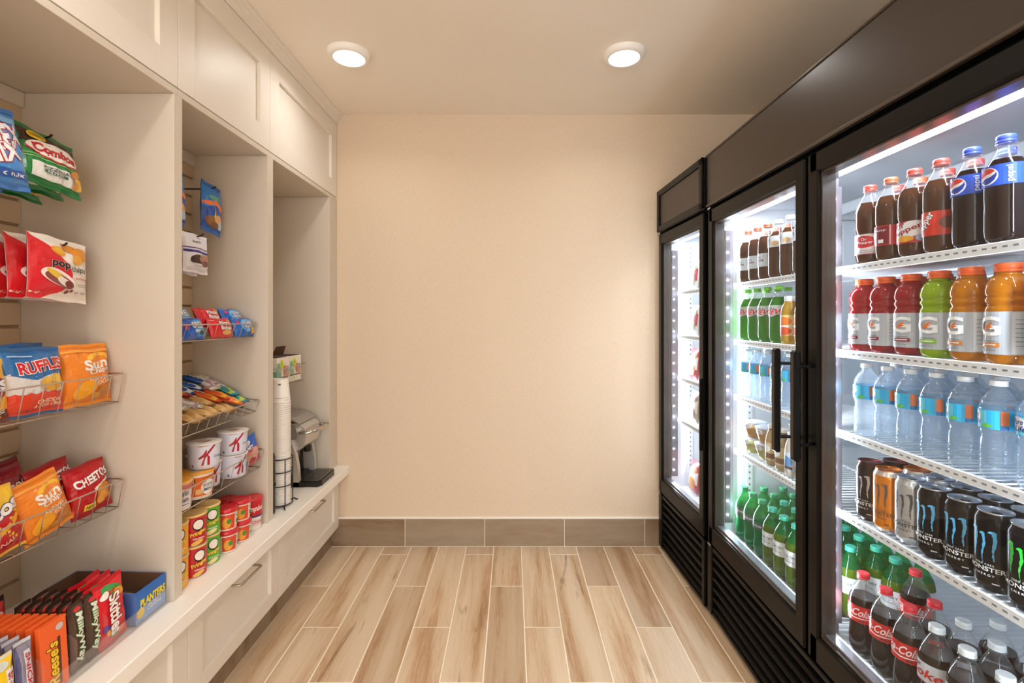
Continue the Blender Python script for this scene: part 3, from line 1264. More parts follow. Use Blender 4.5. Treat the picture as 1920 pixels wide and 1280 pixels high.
WB = [(0, .005), (.020, .0), (.026, .001), (.031, .006), (.0325, .014)]
z = .018
while z < .070:
    WB += [(.0325, z), (.0308, z + .0035), (.0325, z + .007)]
    z += .0095
WB += [(.0305, .082), (.0285, .090), (.0305, .098), (.0325, .103), (.0328, .106), (.0328, .150), (.0322, .156), (.0285, .168), (.0215, .180), (.0150, .188), (.0125, .191), (.0122, .196), (.0150, .1965), (.0150, .198), (.0122, .1985), (.0122, .205)]
water_items = [('r', -.7, 0, 1.7, 1, '2fb2e4'), ('r', .1, .05, .62, .95, '66d2f0'), ('e', .28, .62, .20, .34, W), ('t', 'Pure', .30, .7, .26, .3, '23409a', {'shear': .2}), ('t', 'Life', .36, .36, .26, .3, '23409a', {'shear': .2}),
               ('p', [(.5, .1), (.6, .3), (.75, .2), (.65, .05)], '6cc24a'), ('r', .86, 0, 1.0, 1, '1f6fb0'), ('r', .86, .25, 1.0, 1, 'd8733c')]
BUILD['water'] = lambda: bottle('water_bottle', WB, .160, M_WATER, 'f6f9fb', .0148, .1985, .2105, (.108, .148, '3db4dd', water_items), neck=M_WATER)

CAN = [(0, .004), (.022, .004), (.0245, .0), (.026, .001), (.0315, .010), (.033, .016), (.033, .136), (.0325, .141), (.0285, .150), (.0275, .1535)]


def can(base, claw, txt, lid, scratch='3a3a3a', shoulder=None):
    def f():
        r = empty('energy_drink_can')
        r['category'] = 'can'
        mb = MB()
        bm_ = P(base, .22, .55)
        m2 = P(shoulder or base, .2, .7)
        alu = P('c8ccd2', .22, 1.0)
        mb.lathe(CAN, bm_, 32, cap1=False, mats=[alu, alu, alu, m2, bm_, bm_, bm_, m2, m2, m2][:len(CAN) - 1])
        # three torn claw strokes
        def stroke(x, top, bot, w, hook=0):
            rr = random.Random(int(x * 100))
            L_, R_ = [], []
            n = 14
            for i in range(n + 1):
                t = i / n
                y = top + (bot - top) * t
                ww = w * (1 - t * .9)
                k = x + .018 * math.sin(t * 6)
                L_.append((k - ww / 2 + rr.uniform(-.014, .010), y))
                R_.append((k + ww / 2 + rr.uniform(-.010, .014), y))
            hk = [(x - w * 1.25, top + .005), (x - w * .9, top + .035), (x, top + .045), (x + w * .55, top + .02)]
            return ('p', L_[::-1] + hk + R_, claw)
        items = [stroke(.28, .86, .40, .10, 1), stroke(.48, .80, .34, .075, 1), stroke(.70, .84, .40, .10, 1),
                 ('t', 'MONSTER', .5, .25, .86, .075, txt, {'bold': .03}), ('t', 'ENERGY', .5, .155, .42, .035, txt, {'sp': 1.6}), ('t', 'ULTRA' if base == 'c9ccd0' else 'ZERO CARB', .5, .325, .4, .03, txt, {'sp': 1.4}), ('r', .66, .03, .80, .045, txt)]
        art(mb, cyl_surf(.033, .016), .075, .12, items, (.006, .03), off0=.0003)
        mb.build('can_body', r)
        mb = MB()
        mb.lathe([(.0275, .1535), (.0282, .156), (.0275, .157), (.0262, .1555), (.0255, .152), (.0, .152)], P(lid, .25, .9), 32, cap0=False, cap1=False)
        mb.build('lid', r)
        mb = MB()
        mb.lathe([(.0, .1525), (.0085, .1525), (.0085, .1537), (.0, .1537)], P('20242c' if lid != 'd06a1c' else '8a4412', .3, .8), 20, (0.004, -.004, 0), cap0=False, cap1=False)
        mb.build('pull_tab', r)
        return r
    return f


BUILD['mblue'] = can('17120f', '5ab4e6', 'e8e8e8', 'c3c8cf')
BUILD['mgreen'] = can('17120f', '2fd23c', 'e8e8e8', 'c3c8cf')
BUILD['mwhite'] = can('c9ccd0', '50565e', '40464e', 'c9ced6', shoulder='d4d8dc')
BUILD['morange'] = can('f0912a', '6a5a50', '6a4a30', 'd06a1c', shoulder='f3e6dc')
BUILD['mblack'] = can('2a1816', 'b8b4b8', 'e8e8e8', '5c2222')

FRAP = [(0, .003), (.022, .0), (.027, .004), (.0285, .014), (.0285, .09), (.026, .108), (.020, .124), (.0165, .134), (.0175, .140), (.0175, .145)]
frap_it = [('r', -.7, 0, 1.7, 1, 'd9c39a'), ('r', .1, .1, .9, .4, '7d5a3e'), ('e', .5, .66, .2, .2, 'eef2f0')]
BUILD['coffee'] = lambda: bottle('coffee_drink_bottle', FRAP, .13, liquid('c9ac7c', .35), 'e9e4dc', .019, .136, .152, (.022, .085, 'e2d2ae', frap_it), neck=liquid('8a5a40', .3))
BUILD['milk'] = lambda: bottle('milk_drink_bottle', FRAP, .13, liquid('efe6d4', .4), 'd8dde2', .019, .136, .152,
                               (.022, .085, '9fb8cc', [('r', -.7, 0, 1.7, 1, 'c8d4dc'), ('e', .5, .5, .3, .3, '5a8fc0'), ('r', .2, .1, .8, .25, '5d4038')]), neck=liquid('efe6d4', .3))
JUI = [(0, .003), (.022, .0), (.028, .004), (.030, .016), (.0295, .10), (.030, .112), (.027, .128), (.020, .142), (.0165, .150), (.0165, .158)]
BUILD['juice'] = lambda: bottle('juice_bottle', JUI, .14, liquid('e6b43a', .5), 'eef0ee', .0185, .148, .166,
                                (.03, .10, 'f0d9a0', [('r', -.7, 0, 1.7, 1, 'efd08a'), ('e', .5, .7, .3, .22, 'e87a28'), ('e', .5, .22, .3, .2, 'd8522c'), ('r', -.7, .42, 1.7, .5, 'e9ecea')]), neck=liquid('e6b43a', .5))


def tub(fruit):
    def f():
        r = empty('fruit_cup')
        r['category'] = 'fruit cup'
        pr = [(.030, .0), (.034, .012), (.040, .034), (.044, .058)]
        mb = MB()
        mb.lathe([(0, .002)] + [(a - .001, b + .001) for a, b in pr[:3]] + [(.0, .036)], liquid(fruit, .4), 28, cap0=False, cap1=False)
        mb.build('fruit', r)
        mb = MB()
        mb.lathe([(0, 0)] + pr, M_TUB, 28, cap0=False, cap1=False)
        art(mb, lambda u, v, off: ((.040 + .004 * v / .02 + off) * math.sin(u / .042), -(.040 + .004 * v / .02 + off) * math.cos(u / .042), .036 + v), .05, .018, [('r', 0, 0, 1, 1, 'e6eaf2'), ('t', 'fruit', .5, .5, .6, .6, '8f6aa0')], (.006, .02))
        mb.build('tub', r)
        mb = MB()
        mb.lathe([(.0, .062), (.040, .062), (.044, .060), (.0465, .0595), (.0465, .0570), (.044, .0570)], P('dfe4ee', .25), 28, cap0=False, cap1=False)
        mb.build('lid', r)
        return r
    return f


BUILD['tub1'] = tub('e0a023')
BUILD['tub2'] = tub('cfc25a')

D_ = {'pepsi': ('cola bottle with blue label and blue cap', 'bottle'), 'drp': ('soda bottle with white label and red oval', 'bottle'),
      'drp2': ('dark soda bottle with dark red label', 'bottle'), 'drp3': ('dark soda bottle with slanted white-red label', 'bottle'),
      'drp4': ('dark soda bottle with orange-red label', 'bottle'), 'diet': ('brown soda bottle with pale blue label', 'bottle'),
      'dietp': ('brown soda bottle with white cap', 'bottle'), 'coke': ('cola bottle with red label and cap', 'bottle'),
      'dcoke': ('cola bottle with silver label, white cap', 'bottle'), 'dew': ('bright green citrus soda bottle', 'bottle'), 'ginger': ('olive green soda bottle with teal cap', 'bottle'),
      'sprite': ('emerald green lemon soda bottle', 'bottle'), 'gred': ('red sports drink bottle, orange cap', 'bottle'), 'glime': ('lime green sports drink bottle, orange cap', 'bottle'),
      'gor': ('orange sports drink bottle, orange cap', 'bottle'), 'water': ('clear water bottle with blue label', 'bottle'),
      'mblue': ('black energy can, blue claw marks', 'can'), 'mgreen': ('black energy can, green claw marks', 'can'), 'mwhite': ('silver energy can, dark claw marks', 'can'),
      'morange': ('orange energy can, grey claw marks', 'can'), 'mblack': ('dark brown energy can, pale claw marks', 'can'), 'coffee': ('small tan coffee drink bottle', 'bottle'),
      'milk': ('small pale milk drink bottle', 'bottle'), 'juice': ('small orange juice bottle, white cap', 'bottle')}
ORD = ['first', 'second', 'third', 'fourth', 'fifth', 'sixth', 'seventh', 'eighth', 'ninth', 'tenth', 'eleventh', 'twelfth']
SH = ['top shelf', 'second shelf', 'third shelf', 'fourth shelf', 'bottom rack']
ROWN = ['front row', 'second row', 'third row', 'fourth row']
rd = random.Random(11)
SCALE = {'water': .915, 'gred': .96, 'glime': .96, 'gor': .96, 'dew': .97}


def shelf_row(si, row, kinds, y0, dy, where, yaw=0.0, x=None, jitter=.0):
    """kinds run from the far end towards the camera"""
    z = (SHELF_Z + [DECK_Z])[si]
    X = x if x is not None else .967 + row * .077
    for i, k in enumerate(kinds):
        if k is None:
            continue
        y = y0 - dy * i
        yw = -PI / 2 + (rd.uniform(-.25, .25) if yaw is None else yaw + rd.uniform(-.08, .08))
        d, cat = D_[k]
        inst(k, BUILD[k], '%s, %s in %s, %s, %s' % (d, ORD[i], ROWN[row], SH[si], where),
             (X + rd.uniform(-.002, .002), y, z + .0008), yw, group='%s on the %s, %s' % ({'bottle': 'bottles', 'can': 'cans', 'fruit cup': 'fruit cups'}[cat], SH[si], where), cat=cat, s=SCALE.get(k, 1.0))


ND = 'near door'
FD = 'far door'
# near door (right), each shelf from its far end towards the camera
shelf_row(0, 0, ['drp', 'drp2', 'drp3', 'drp4', 'pepsi', 'pepsi'], 1.296, .0715, ND, yaw=.38)
shelf_row(0, 1, ['drp', 'drp2', 'drp3', 'drp4', 'pepsi', 'pepsi'], 1.296, .0715, ND)
shelf_row(0, 2, ['drp', 'drp2', 'drp3', 'drp4'], 1.296, .0715, ND)
shelf_row(1, 0, ['gred', 'gred', 'gred', 'glime', 'gor', 'gor', 'gor'], 1.318, .0770, ND, yaw=None)
shelf_row(1, 1, ['gred', 'gred', 'gred', 'glime', 'gor', 'gor'], 1.318, .0770, ND)
shelf_row(1, 2, ['gred', 'gred', 'gred', 'glime', 'gor'], 1.318, .0770, ND)
shelf_row(2, 0, ['water'] * 7, 1.306, .0708, ND, yaw=None)
shelf_row(2, 1, ['water'] * 6, 1.306, .0708, ND)
shelf_row(2, 2, ['water'] * 5, 1.306, .0708, ND)
shelf_row(3, 0, ['mblack', 'morange', 'mwhite', 'mblue', 'mblue', 'mblue', 'mgreen'], 1.297, .0672, ND, yaw=.3)
shelf_row(3, 1, ['mblack', 'morange', 'mwhite', 'mblue', 'mblue', 'mblue', 'mgreen'], 1.297, .0672, ND, x=1.037)
shelf_row(3, 2, ['mblack', 'morange', 'mwhite', 'mblue', 'mblue', 'mblue'], 1.297, .0672, ND, x=1.108)
shelf_row(4, 0, ['coke', 'coke', 'coke', 'dcoke', 'dcoke', 'dcoke', 'dcoke'], 1.319, .0755, ND, yaw=.02)
shelf_row(4, 1, [None, None, 'coke', 'dcoke', 'dcoke', 'dcoke'], 1.337, .0755, ND)
shelf_row(4, 2, ['coke', None, None, 'dcoke', 'dcoke'], 1.333, .0755, ND, x=1.12)
# far door
shelf_row(0, 0, ['diet', 'diet', 'diet', 'dietp', 'dietp', 'dietp'], 1.968, .0755, FD)
shelf_row(0, 1, ['diet', 'diet', 'diet', 'dietp', 'dietp', 'dietp'], 1.968, .0755, FD)
shelf_row(1, 0, ['dew', 'dew', 'dew', 'dew', 'juice', 'juice', 'juice'], 1.970, .0765, FD, yaw=.3)
shelf_row(1, 1, ['dew', 'dew', 'dew', 'dew', 'juice', 'juice'], 1.970, .0765, FD)
shelf_row(2, 0, ['water'] * 6, 1.965, .0755, FD)
shelf_row(2, 1, ['water'] * 6, 1.965, .0755, FD)
z3 = SHELF_Z[3] + .0008
gr = 'fruit cups on the fourth shelf, far door'
inst('tub2', BUILD['tub2'], 'pale fruit cup with white lid, lower of the pair next to the far side wall', (.985, 1.95, z3), -PI / 2, group=gr)
inst('tub1', BUILD['tub1'], 'golden fruit cup with white lid, stacked on the pale cup next to the side wall', (.985, 1.945, z3 + .063), -PI / 2, group=gr)
inst('tub2', BUILD['tub2'], 'pale fruit cup with white lid, lower of the pair beside the coffee drink bottles', (.985, 1.85, z3), -PI / 2, group=gr)
inst('tub1', BUILD['tub1'], 'golden fruit cup with white lid, stacked on the pale cup beside the coffee drink bottles', (.985, 1.845, z3 + .063), -PI / 2, group=gr)
shelf_row(3, 0, ['coffee', 'coffee', 'milk', 'milk', 'milk'], 1.772, .0645, FD)
shelf_row(3, 1, ['coffee', 'coffee', 'milk', 'milk'], 1.772, .0645, FD)
shelf_row(4, 0, ['sprite', 'sprite', 'sprite', 'ginger', 'ginger', 'ginger', 'ginger', 'ginger'], 1.995, .0725, FD)
shelf_row(4, 1, ['sprite', 'sprite', 'ginger', 'ginger', 'ginger', 'ginger', 'ginger', 'ginger'], 1.985, .0725, FD)
shelf_row(4, 2, ['sprite', 'sprite', 'ginger', 'ginger', 'ginger', 'ginger', 'ginger', 'ginger', 'ginger'], 1.985, .0725, FD)
shelf_row(4, 3, ['sprite', 'ginger', 'ginger', 'ginger', 'ginger', 'ginger', 'ginger', 'ginger', 'ginger'], 1.985, .0725, FD)


# frozen food packs in the narrow cooler
def pack(c1, c2, c3, w=.12, h=.16):
    def f():
        mb = MB()
        n = 10
        vs, fs = [], []
        for s in (-1, 1):
            for j in range(n + 1):
                for i in range(n + 1):
                    u, v = i / n * 2 - 1, j / n * 2 - 1
                    t = .018 * max(0, (1 - u * u)) ** .5 * max(0, (1 - v ** 4)) + .001
                    vs.append((u * w / 2, s * t, (v + 1) * h / 2))
        m = (n + 1) ** 2
        for s in (0, 1):
            for j in range(n):
                for i in range(n):
                    a = s * m + j * (n + 1) + i
                    q = (a, a + 1, a + n + 2, a + n + 1)
                    fs.append(q if s == 0 else q[::-1])
        mb.add(vs, fs, P(c1, .3), True)
        art(mb, lambda u, v, off: (u, -.018 * max(0, 1 - (2 * u / w) ** 2) ** .5 * max(0, 1 - (2 * v / h - 1) ** 4) - .001 - off, v), w, h,
            [('r', .04, .3, .96, .7, c2), ('e', .5, .3, .35, .2, c3), ('e', .6, .75, .3, .12, c3)], (.012, .016), off0=.0015)
        o = mb.build('food_pack')
        o['category'] = 'food pack'
        return o
    return f


BUILD['pk1'] = pack('c44a56', 'f0e9e4', 'c98a4a')
BUILD['pk2'] = pack('e8e4e0', 'b8404e', '8a9a5a')
BUILD['pk3'] = pack('b0a48c', 'd8cfc0', '7a4a3a')
for si, ks in ((0, ['pk2', 'pk1', 'pk3']), (1, ['pk2', 'pk3', 'pk2']), (2, ['pk1', 'pk2', 'pk1']), (3, ['pk3', 'pk1', 'pk2']), (4, ['pk1', 'pk2', 'pk3'])):
    for i, k in enumerate(ks):
        z = (SHELF_Z + [DECK_Z])[si] + .001
        nm = {'pk1': 'red frozen food pack', 'pk2': 'white frozen food pack', 'pk3': 'tan frozen food pack'}[k]
        inst(k, BUILD[k], '%s, %s from the back wall, %s, narrow cooler' % (nm, ORD[i], SH[si]), (.955 + .004 * i, 2.525 - .135 * i, z), -PI / 2, rx=-.12, group='food packs in the narrow cooler')

# ================================================================ snacks on the left
M_WIRE = P('c9c0b4', .3, .9)
M_HOOK = P('1b1715', .4)
RZ = PI / 2      # turns a front that faces -y to face the room (+x)


def bag_maker(name, cat, W, H, T, base, items, back=None, seed=1, rough=.28, seal=.07, crimp=None, pinch=.05, wr=.0018, sag=0.0, cut=(.010, .010)):
    """pillow bag: flat crimped seals at both ends, puffed and creased in between; printed front"""
    def f():
        rr = random.Random(seed)
        ph = [(rr.uniform(20, 60), rr.uniform(20, 60), rr.uniform(0, 6), rr.uniform(.4, 1)) for _ in range(5)]

        def thick(u, v):
            a = max(0.0, 1 - abs(2 * u / W) ** 2.2)
            b = 2 * v / H - 1
            lim = 1 - 2 * seal
            e = max(0.0, 1 - (abs(b) / lim) ** 3) if abs(b) < lim else 0.0
            t = T / 2 * (a ** .6) * (e ** .55)
            # creases fan out from the seals
            c = sum(w * math.sin(kx * u * 6 * (1 if k % 2 else -1) * .6 + kz * (v if k % 2 else abs(b) * .05) * 3 + p) for k, (kx, kz, p, w) in enumerate(ph)) * wr / 2.2
            return t + c * min(1, t / (T * .18 + 1e-6))

        def front(u, v, off):
            b = 2 * v / H - 1
            px = 1 - pinch * max(0.0, 1 - b * b)
            wob = .0015 * math.sin(u * 90 + seed) * (abs(b) > 1 - 2 * seal) + sag * (b ** 2) * math.sin(u * 22 + seed)
            return (u * px, -thick(u, v) - .0006 - off + wob, v + .0012 * math.sin(u * 70 + seed * 2))

        def backf(u, v, off):
            p = front(u, v, 0)
            b = 2 * v / H - 1
            wob = .0015 * math.sin(u * 90 + seed) * (abs(b) > 1 - 2 * seal) + sag * (b ** 2) * math.sin(u * 22 + seed)
            return (p[0], thick(u, v) * .85 + .0006 + wob, p[2])
        nx, nz = 40, 50
        mb = MB()
        for s, fn, col in ((0, front, base), (1, backf, back or base)):
            vs = [fn(W * (i / nx - .5), H * j / nz, 0) for j in range(nz + 1) for i in range(nx + 1)]
            fs = []
            for j in range(nz):
                for i in range(nx):
                    a = j * (nx + 1) + i
                    q = (a, a + 1, a + nx + 2, a + nx + 1)
                    fs.append(q if s == 0 else q[::-1])
            mb.add(vs, fs, P(col, rough), True)
        cc = crimp or base
        it = [('r', 0, 0, 1, seal * .8, cc), ('r', 0, 1 - seal * .8, 1, 1, cc)] if crimp else []
        art(mb, front, W, H, it + items, cut, off0=.0011, step=.00032, rough=rough)
        o = mb.build(name)
        o['category'] = cat
        return o
    return f


def box_maker(name, cat, w, d, h, col, items, side=None, cut=None, top=None):
    def f():
        mb = MB()
        mb.box(-w / 2, w / 2, -d / 2, d / 2, 0, h, P(col, .4), .0008)
        art(mb, flat_surf(-d / 2), w, h, items, cut, off0=.0004)
        if side:
            # end that faces the camera (local -x)
            art(mb, lambda u, v, off: (-w / 2 - off, -u, v), d, h, side, cut, off0=.0004)
        o = mb.build(name)
        o['category'] = cat
        return o
    return f


def place_hang(key, maker, label, X, Y, ztop, H, tilt=0.0, roll=0.0, yaw=0.0, group=None):
    """hang a bag by its top edge from a hook"""
    M = Matrix.Rotation(RZ + yaw, 3, 'Z') @ Matrix.Rotation(roll, 3, 'Y') @ Matrix.Rotation(tilt, 3, 'X')
    top = M @ Vector((0, 0, H))
    return inst(key, maker, label, (X - top.x, Y - top.y, ztop - top.z), RZ + yaw, rx=tilt, ry=roll, group=group)


# ---------------------------------------------------------------- wire baskets


def basket(label, xb, xf, y0, y1, zr, zb, zback, n, rise=0.0, bow=.0, bracket=True, side_z=None):
    """wire shelf basket hooked on the slat board: rail at the front top, wires down the front and back along the floor"""
    r = empty('wire_basket', (xb, (y0 + y1) / 2, zb))
    tag(r, label, 'basket', 'wire baskets on the slat boards')
    mb = MB()
    R = .0021
    xfb = xf - .016
    # front rail with its returns to the board
    sz = side_z or zr
    mb.tube([(xb + .004, y0, sz), (xf - .02, y0, zr), (xf - .004, y0 + .006, zr), (xf, y0 + .02, zr), (xf + bow, (y0 + y1) / 2, zr), (xf, y1 - .02, zr), (xf - .004, y1 - .006, zr), (xf - .02, y1, zr), (xb + .004, y1, sz)], R, M_WIRE, 8)
    mb.build('front_rail', r).matrix_parent_inverse = Matrix.Translation(-r.location)
    mb = MB()
    mb.tube([(xb + .006, y0 + .004, zback), (xfb, y0 + .004, zb), (xfb, y1 - .004, zb), (xb + .006, y1 - .004, zback), ], R * .9, M_WIRE, 8)
    mb.tube([(xb + .004, y0, zback), (xb + .004, y1, zback)], R, M_WIRE, 8)
    mb.tube([(xb + .15, y0 + .003, zb + (zback - zb) * .5), (xb + .15, y1 - .003, zb + (zback - zb) * .5)], R * .8, M_WIRE, 6)
    st = (y1 - y0) / n
    for k in range(n + 1):
        y = min(max(y0 + k * st, y0 + .006), y1 - .006)
        mb.tube([(xf + .0005, y, zr), (xfb, y, zb), (xb + .006, y, zback)], .0014, M_WIRE, 6)
    for ye in (y0 + .002, y1 - .002):
        for t in (.3, .65):
            mb.tube([(xb + (xf - xb) * t, ye, sz + (zr - sz) * t), (xb + (xf - xb) * t, ye, zback + (zb - zback) * t)], .0014, M_WIRE, 6)
    mb.build('wire_grid', r).matrix_parent_inverse = Matrix.Translation(-r.location)
    if bracket:
        for ye in (y0 + .05, y1 - .05):
            mb = MB()
            mb.box(xb - .004, xb + .003, ye - .012, ye + .012, zback - .02, sz + .012, M_WIRE, .001)
            mb.build('bracket', r).matrix_parent_inverse = Matrix.Translation(-r.location)
    return r


basket('long wire basket of chip bags, upper one in the near bay', -1.437, -1.122, .72, 1.392, 1.127, 1.045, 1.055, 14)
basket('long wire basket of chip bags, lower one in the near bay', -1.437, -1.122, .72, 1.392, .822, .742, .752, 14)
basket('shallow wire basket of cookie packets in the middle bay', -1.292, -1.026, 1.462, 1.938, 1.266, 1.213, 1.222, 9)
basket('sloping wire basket of snack bars in the middle bay', -1.292, -1.018, 1.462, 1.938, .958, .912, .985, 9, side_z=1.0)
basket('wire basket of cereal cups in the middle bay', -1.292, -1.000, 1.462, 1.938, .760, .688, .696, 9)
basket('wire basket of tea cartons in the far bay', -1.437, -1.060, 2.190, 2.480, 1.055, .968, .975, 6)


def peg(X0, X1, Y, Z, label, up=.010):
    r = None
    mb = MB()
    mb.tube([(X0 + .001, Y, Z), (X1 - .02, Y, Z), (X1 - .005, Y, Z + up * .5), (X1, Y, Z + up)], .0028, M_HOOK, 8)
    mb.box(X0 + .0005, X0 + .003, Y - .012, Y + .012, Z - .02, Z + .012, M_HOOK, .001)
    o = mb.build('peg_hook')
    tag(o, label, 'hook', 'peg hooks on the slat boards')
    return o


# ---------------------------------------------------------------- hanging bags, near bay
W_ = 'f4f2ee'
combos = [('r', 0, .10, 1, .94, '2b8a45'), ('r', 0, .66, 1, .92, '3d2a20'), ('r', 0, .83, 1, .845, '5a4234'), ('r', 0, .78, 1, .79, '5a4234'), ('r', 0, .44, 1, .47, '6cb86a'), ('r', 0, .40, 1, .42, '8cc47a'),
          ('p', [(.12, .10), (.9, .10), (.9, .34), (.12, .34)], 'e6e6e2'), ('e', .52, .58, .47, .15, 'c4212a'), ('e', .52, .60, .46, .145, 'f2ece6'),
          ('t', 'Combos', .50, .60, .72, .15, 'c8202a', {'bold': .06, 'shear': .15, 'ol': '7e1218', 'olw': .02}), ('e', .24, .80, .13, .08, 'e8c42c'), ('t', 'NACHO', .24, .82, .2, .04, '7a4a12'), ('t', 'CHEESE', .24, .785, .2, .04, '7a4a12'),
          ('t', 'PIZZERIA', .46, .275, .42, .05, '22302a'), ('r', .26, .19, .66, .235, '3c6b52'), ('t', 'PRETZEL', .46, .212, .3, .03, W_), ('e', .80, .34, .12, .06, 'd08a3c', .5), ('e', .88, .2, .10, .10, 'e0b040'), ('e', .82, .15, .08, .05, 'd88c34', .8)]
mk = bag_maker('pretzel_snack_bag', 'snack bag', .160, .150, .045, '1f7a3c', combos, seed=3, crimp='1f7a3c')
G1 = 'green pretzel snack bags hanging in the near bay'
place_hang('combos', mk, 'green pretzel snack bag, foremost on its hook', -1.190, 1.216, 1.752, .150, tilt=-.26, roll=.10, group=G1)
place_hang('combos', mk, 'green pretzel snack bag, second on its hook', -1.245, 1.203, 1.742, .150, tilt=-.34, roll=.04, group=G1)
place_hang('combos', mk, 'green pretzel snack bag, rearmost on its hook', -1.300, 1.195, 1.728, .150, tilt=-.42, roll=.08, group=G1)
peg(-1.437, -1.165, 1.216, 1.742, 'black peg hook holding the green pretzel snack bags')
blu = [('r', 0, .08, 1, .92, '4a8fd8'), ('t', 'CHEX', .5, .58, .95, .30, 'f0f4fa', {'bold': .06, 'ol': 'b02838', 'rot': .3}), ('t', 'MIX', .5, .40, .7, .22, 'f0f4fa', {'bold': .06, 'ol': 'b02838', 'rot': .3}),
       ('r', 0, .12, 1, .22, '2c5aa8'), ('t', 'snack mix', .5, .17, .7, .05, W_), ('r', .1, .78, .9, .86, '7ab4ee')]
mk2 = bag_maker('snack_mix_bag', 'snack bag', .135, .19, .045, '3d7fd0', blu, seed=5, crimp='3a74bc')
place_hang('chex', mk2, 'light blue snack mix bag hanging at the edge of the photo', -1.165, 1.050, 1.762, .19, tilt=-.18, roll=-.05, group='light blue snack mix bags')
place_hang('chex', mk2, 'light blue snack mix bag, behind the front one', -1.215, 1.045, 1.760, .19, tilt=-.22, roll=.05, group='light blue snack mix bags')
peg(-1.437, -1.145, 1.05, 1.752, 'black peg hook holding the light blue snack mix bags')

pop = [('p', [(0, .0), (0, 1), (.12, .92), (.42, .70), (.55, .58), (.62, .44), (.60, .30), (.52, .18), (.42, .10), (.2, 0)], 'd8232c'), ('e', .40, .76, .12, .07, 'eaa024', -.2), ('e', .40, .76, .08, .04, 'f2b840', -.2),
       ('e', .60, .86, .14, .08, 'e08a1c', -.1), ('e', .80, .78, .16, .12, 'e8951e', .2), ('e', .72, .68, .10, .08, 'f0ac38'), ('t', 'pop', .42, .53, .28, .13, '2a1614', {'bold': .06, 'ol': 'f0d8d0', 'olw': .03}), ('t', 'chips', .735, .51, .32, .12, '2a2624', {'bold': .02}),
       ('e', .38, .33, .28, .12, 'f4e4de', -.3), ('e', .40, .30, .25, .09, '8c4a40', -.3), ('e', .34, .36, .18, .05, 'e8c040', -.5), ('e', .46, .28, .12, .06, 'f0e8e0', -.3), ('e', .55, .26, .07, .05, '7a2c20'),
       ('t', 'barbeque', .80, .37, .30, .05, 'c84858'), ('r', .68, .27, .88, .28, '9a9088'), ('r', .70, .24, .88, .25, '9a9088'), ('e', .70, .14, .03, .02, 'b8a8b0'), ('e', .82, .14, .05, .02, 'b8a8b0'), ('e', .52, .13, .05, .025, '7a2c20', .5), ('e', .60, .16, .03, .02, '8a3424', .5)]
mk3 = bag_maker('popped_chip_bag', 'chip bag', .165, .165, .04, 'efe6dc', pop, back='c8202a', seed=8, pinch=.03)
G2 = 'red and white popped chip bags hanging in the near bay'
for k in range(4):
    place_hang('pop', mk3, ['red and white popped chip bag, foremost on its hook', 'red and white popped chip bag, second on its hook', 'red and white popped chip bag, third on its hook', 'red and white popped chip bag, rearmost on its hook'][k],
               -1.195 - .048 * k, 1.262 - .010 * k, 1.496, .165, tilt=-.10 - .06 * k, roll=.10 - .02 * k, group=G2)
peg(-1.437, -1.17, 1.262, 1.475, 'black peg hook holding the red and white chip bags')

# ---------------------------------------------------------------- chip bags in the baskets
sun = [('r', 0, .06, 1, .94, 'f08a2a'), ('e', .66, .74, .26, .12, 'f8c040'), ('e', .66, .70, .20, .10, 'f08a2a'), ('t', 'Sun', .56, .66, .50, .17, W_, {'bold': .06, 'rot': .12}), ('t', 'Chips', .62, .54, .46, .10, W_, {'bold': .05, 'rot': .12}),
       ('t', 'HARVEST', .62, .42, .5, .06, 'f8ecd8', {'rot': .12}), ('t', 'CHEDDAR', .64, .35, .5, .06, 'f8ecd8', {'rot': .12}), ('e', .68, .18, .22, .10, 'c8803a', .3), ('e', .56, .13, .14, .06, 'd8963c', -.3), ('e', .3, .25, .22, .12, 'f4a824', .6), ('r', 0, .86, 1, .9, 'f8a848')]
ruf = [('r', 0, .62, 1, .94, '2f6fae'), ('r', 0, .28, 1, .64, 'dcd8d6'), ('p', [(0, .62), (.2, .56), (.4, .52), (.7, .58), (1, .55), (1, .64), (0, .66)], '2f6fae'), ('r', 0, .04, 1, .32, 'e2452a'), ('p', [(0, .3), (.1, .34), (.2, .30), (.3, .35), (.4, .31), (.5, .36), (.6, .31), (.7, .35), (.8, .31), (.9, .35), (1, .31), (1, .26), (0, .26)], 'e2452a'),
       ('e', .58, .46, .14, .08, 'e8b84c', .3), ('e', .76, .50, .14, .09, 'f0c860', -.2), ('e', .70, .40, .15, .07, 'e0a63c', .1), ('t', 'RUFFLES', .53, .72, .76, .17, 'd0262c', {'bold': .06, 'ol': W_, 'olw': .06, 'rot': .1}),
       ('t', 'CHEDDAR', .64, .20, .46, .055, 'f6e8c8'), ('t', '& SOUR CREAM', .64, .14, .5, .045, 'f6e8c8'), ('r', .06, .86, .4, .875, 'b8d0e8')]
fri = [('r', 0, .05, 1, .94, 'f4b832'), ('p', [(0, .0), (1, .0), (1, .20), (.7, .22), (0, .32)], '6a2c1c'), ('e', .52, .56, .46, .22, 'a81e34'), ('e', .52, .57, .42, .18, '7c1a4a'), ('t', 'Fritos', .5, .55, .9, .22, W_, {'bold': .06, 'ol': '3a1a5a', 'rot': .2}),
       ('t', 'CHILI', .66, .24, .3, .05, W_, {'rot': .15}), ('t', 'CHEESE', .66, .16, .44, .06, W_, {'rot': .15})]
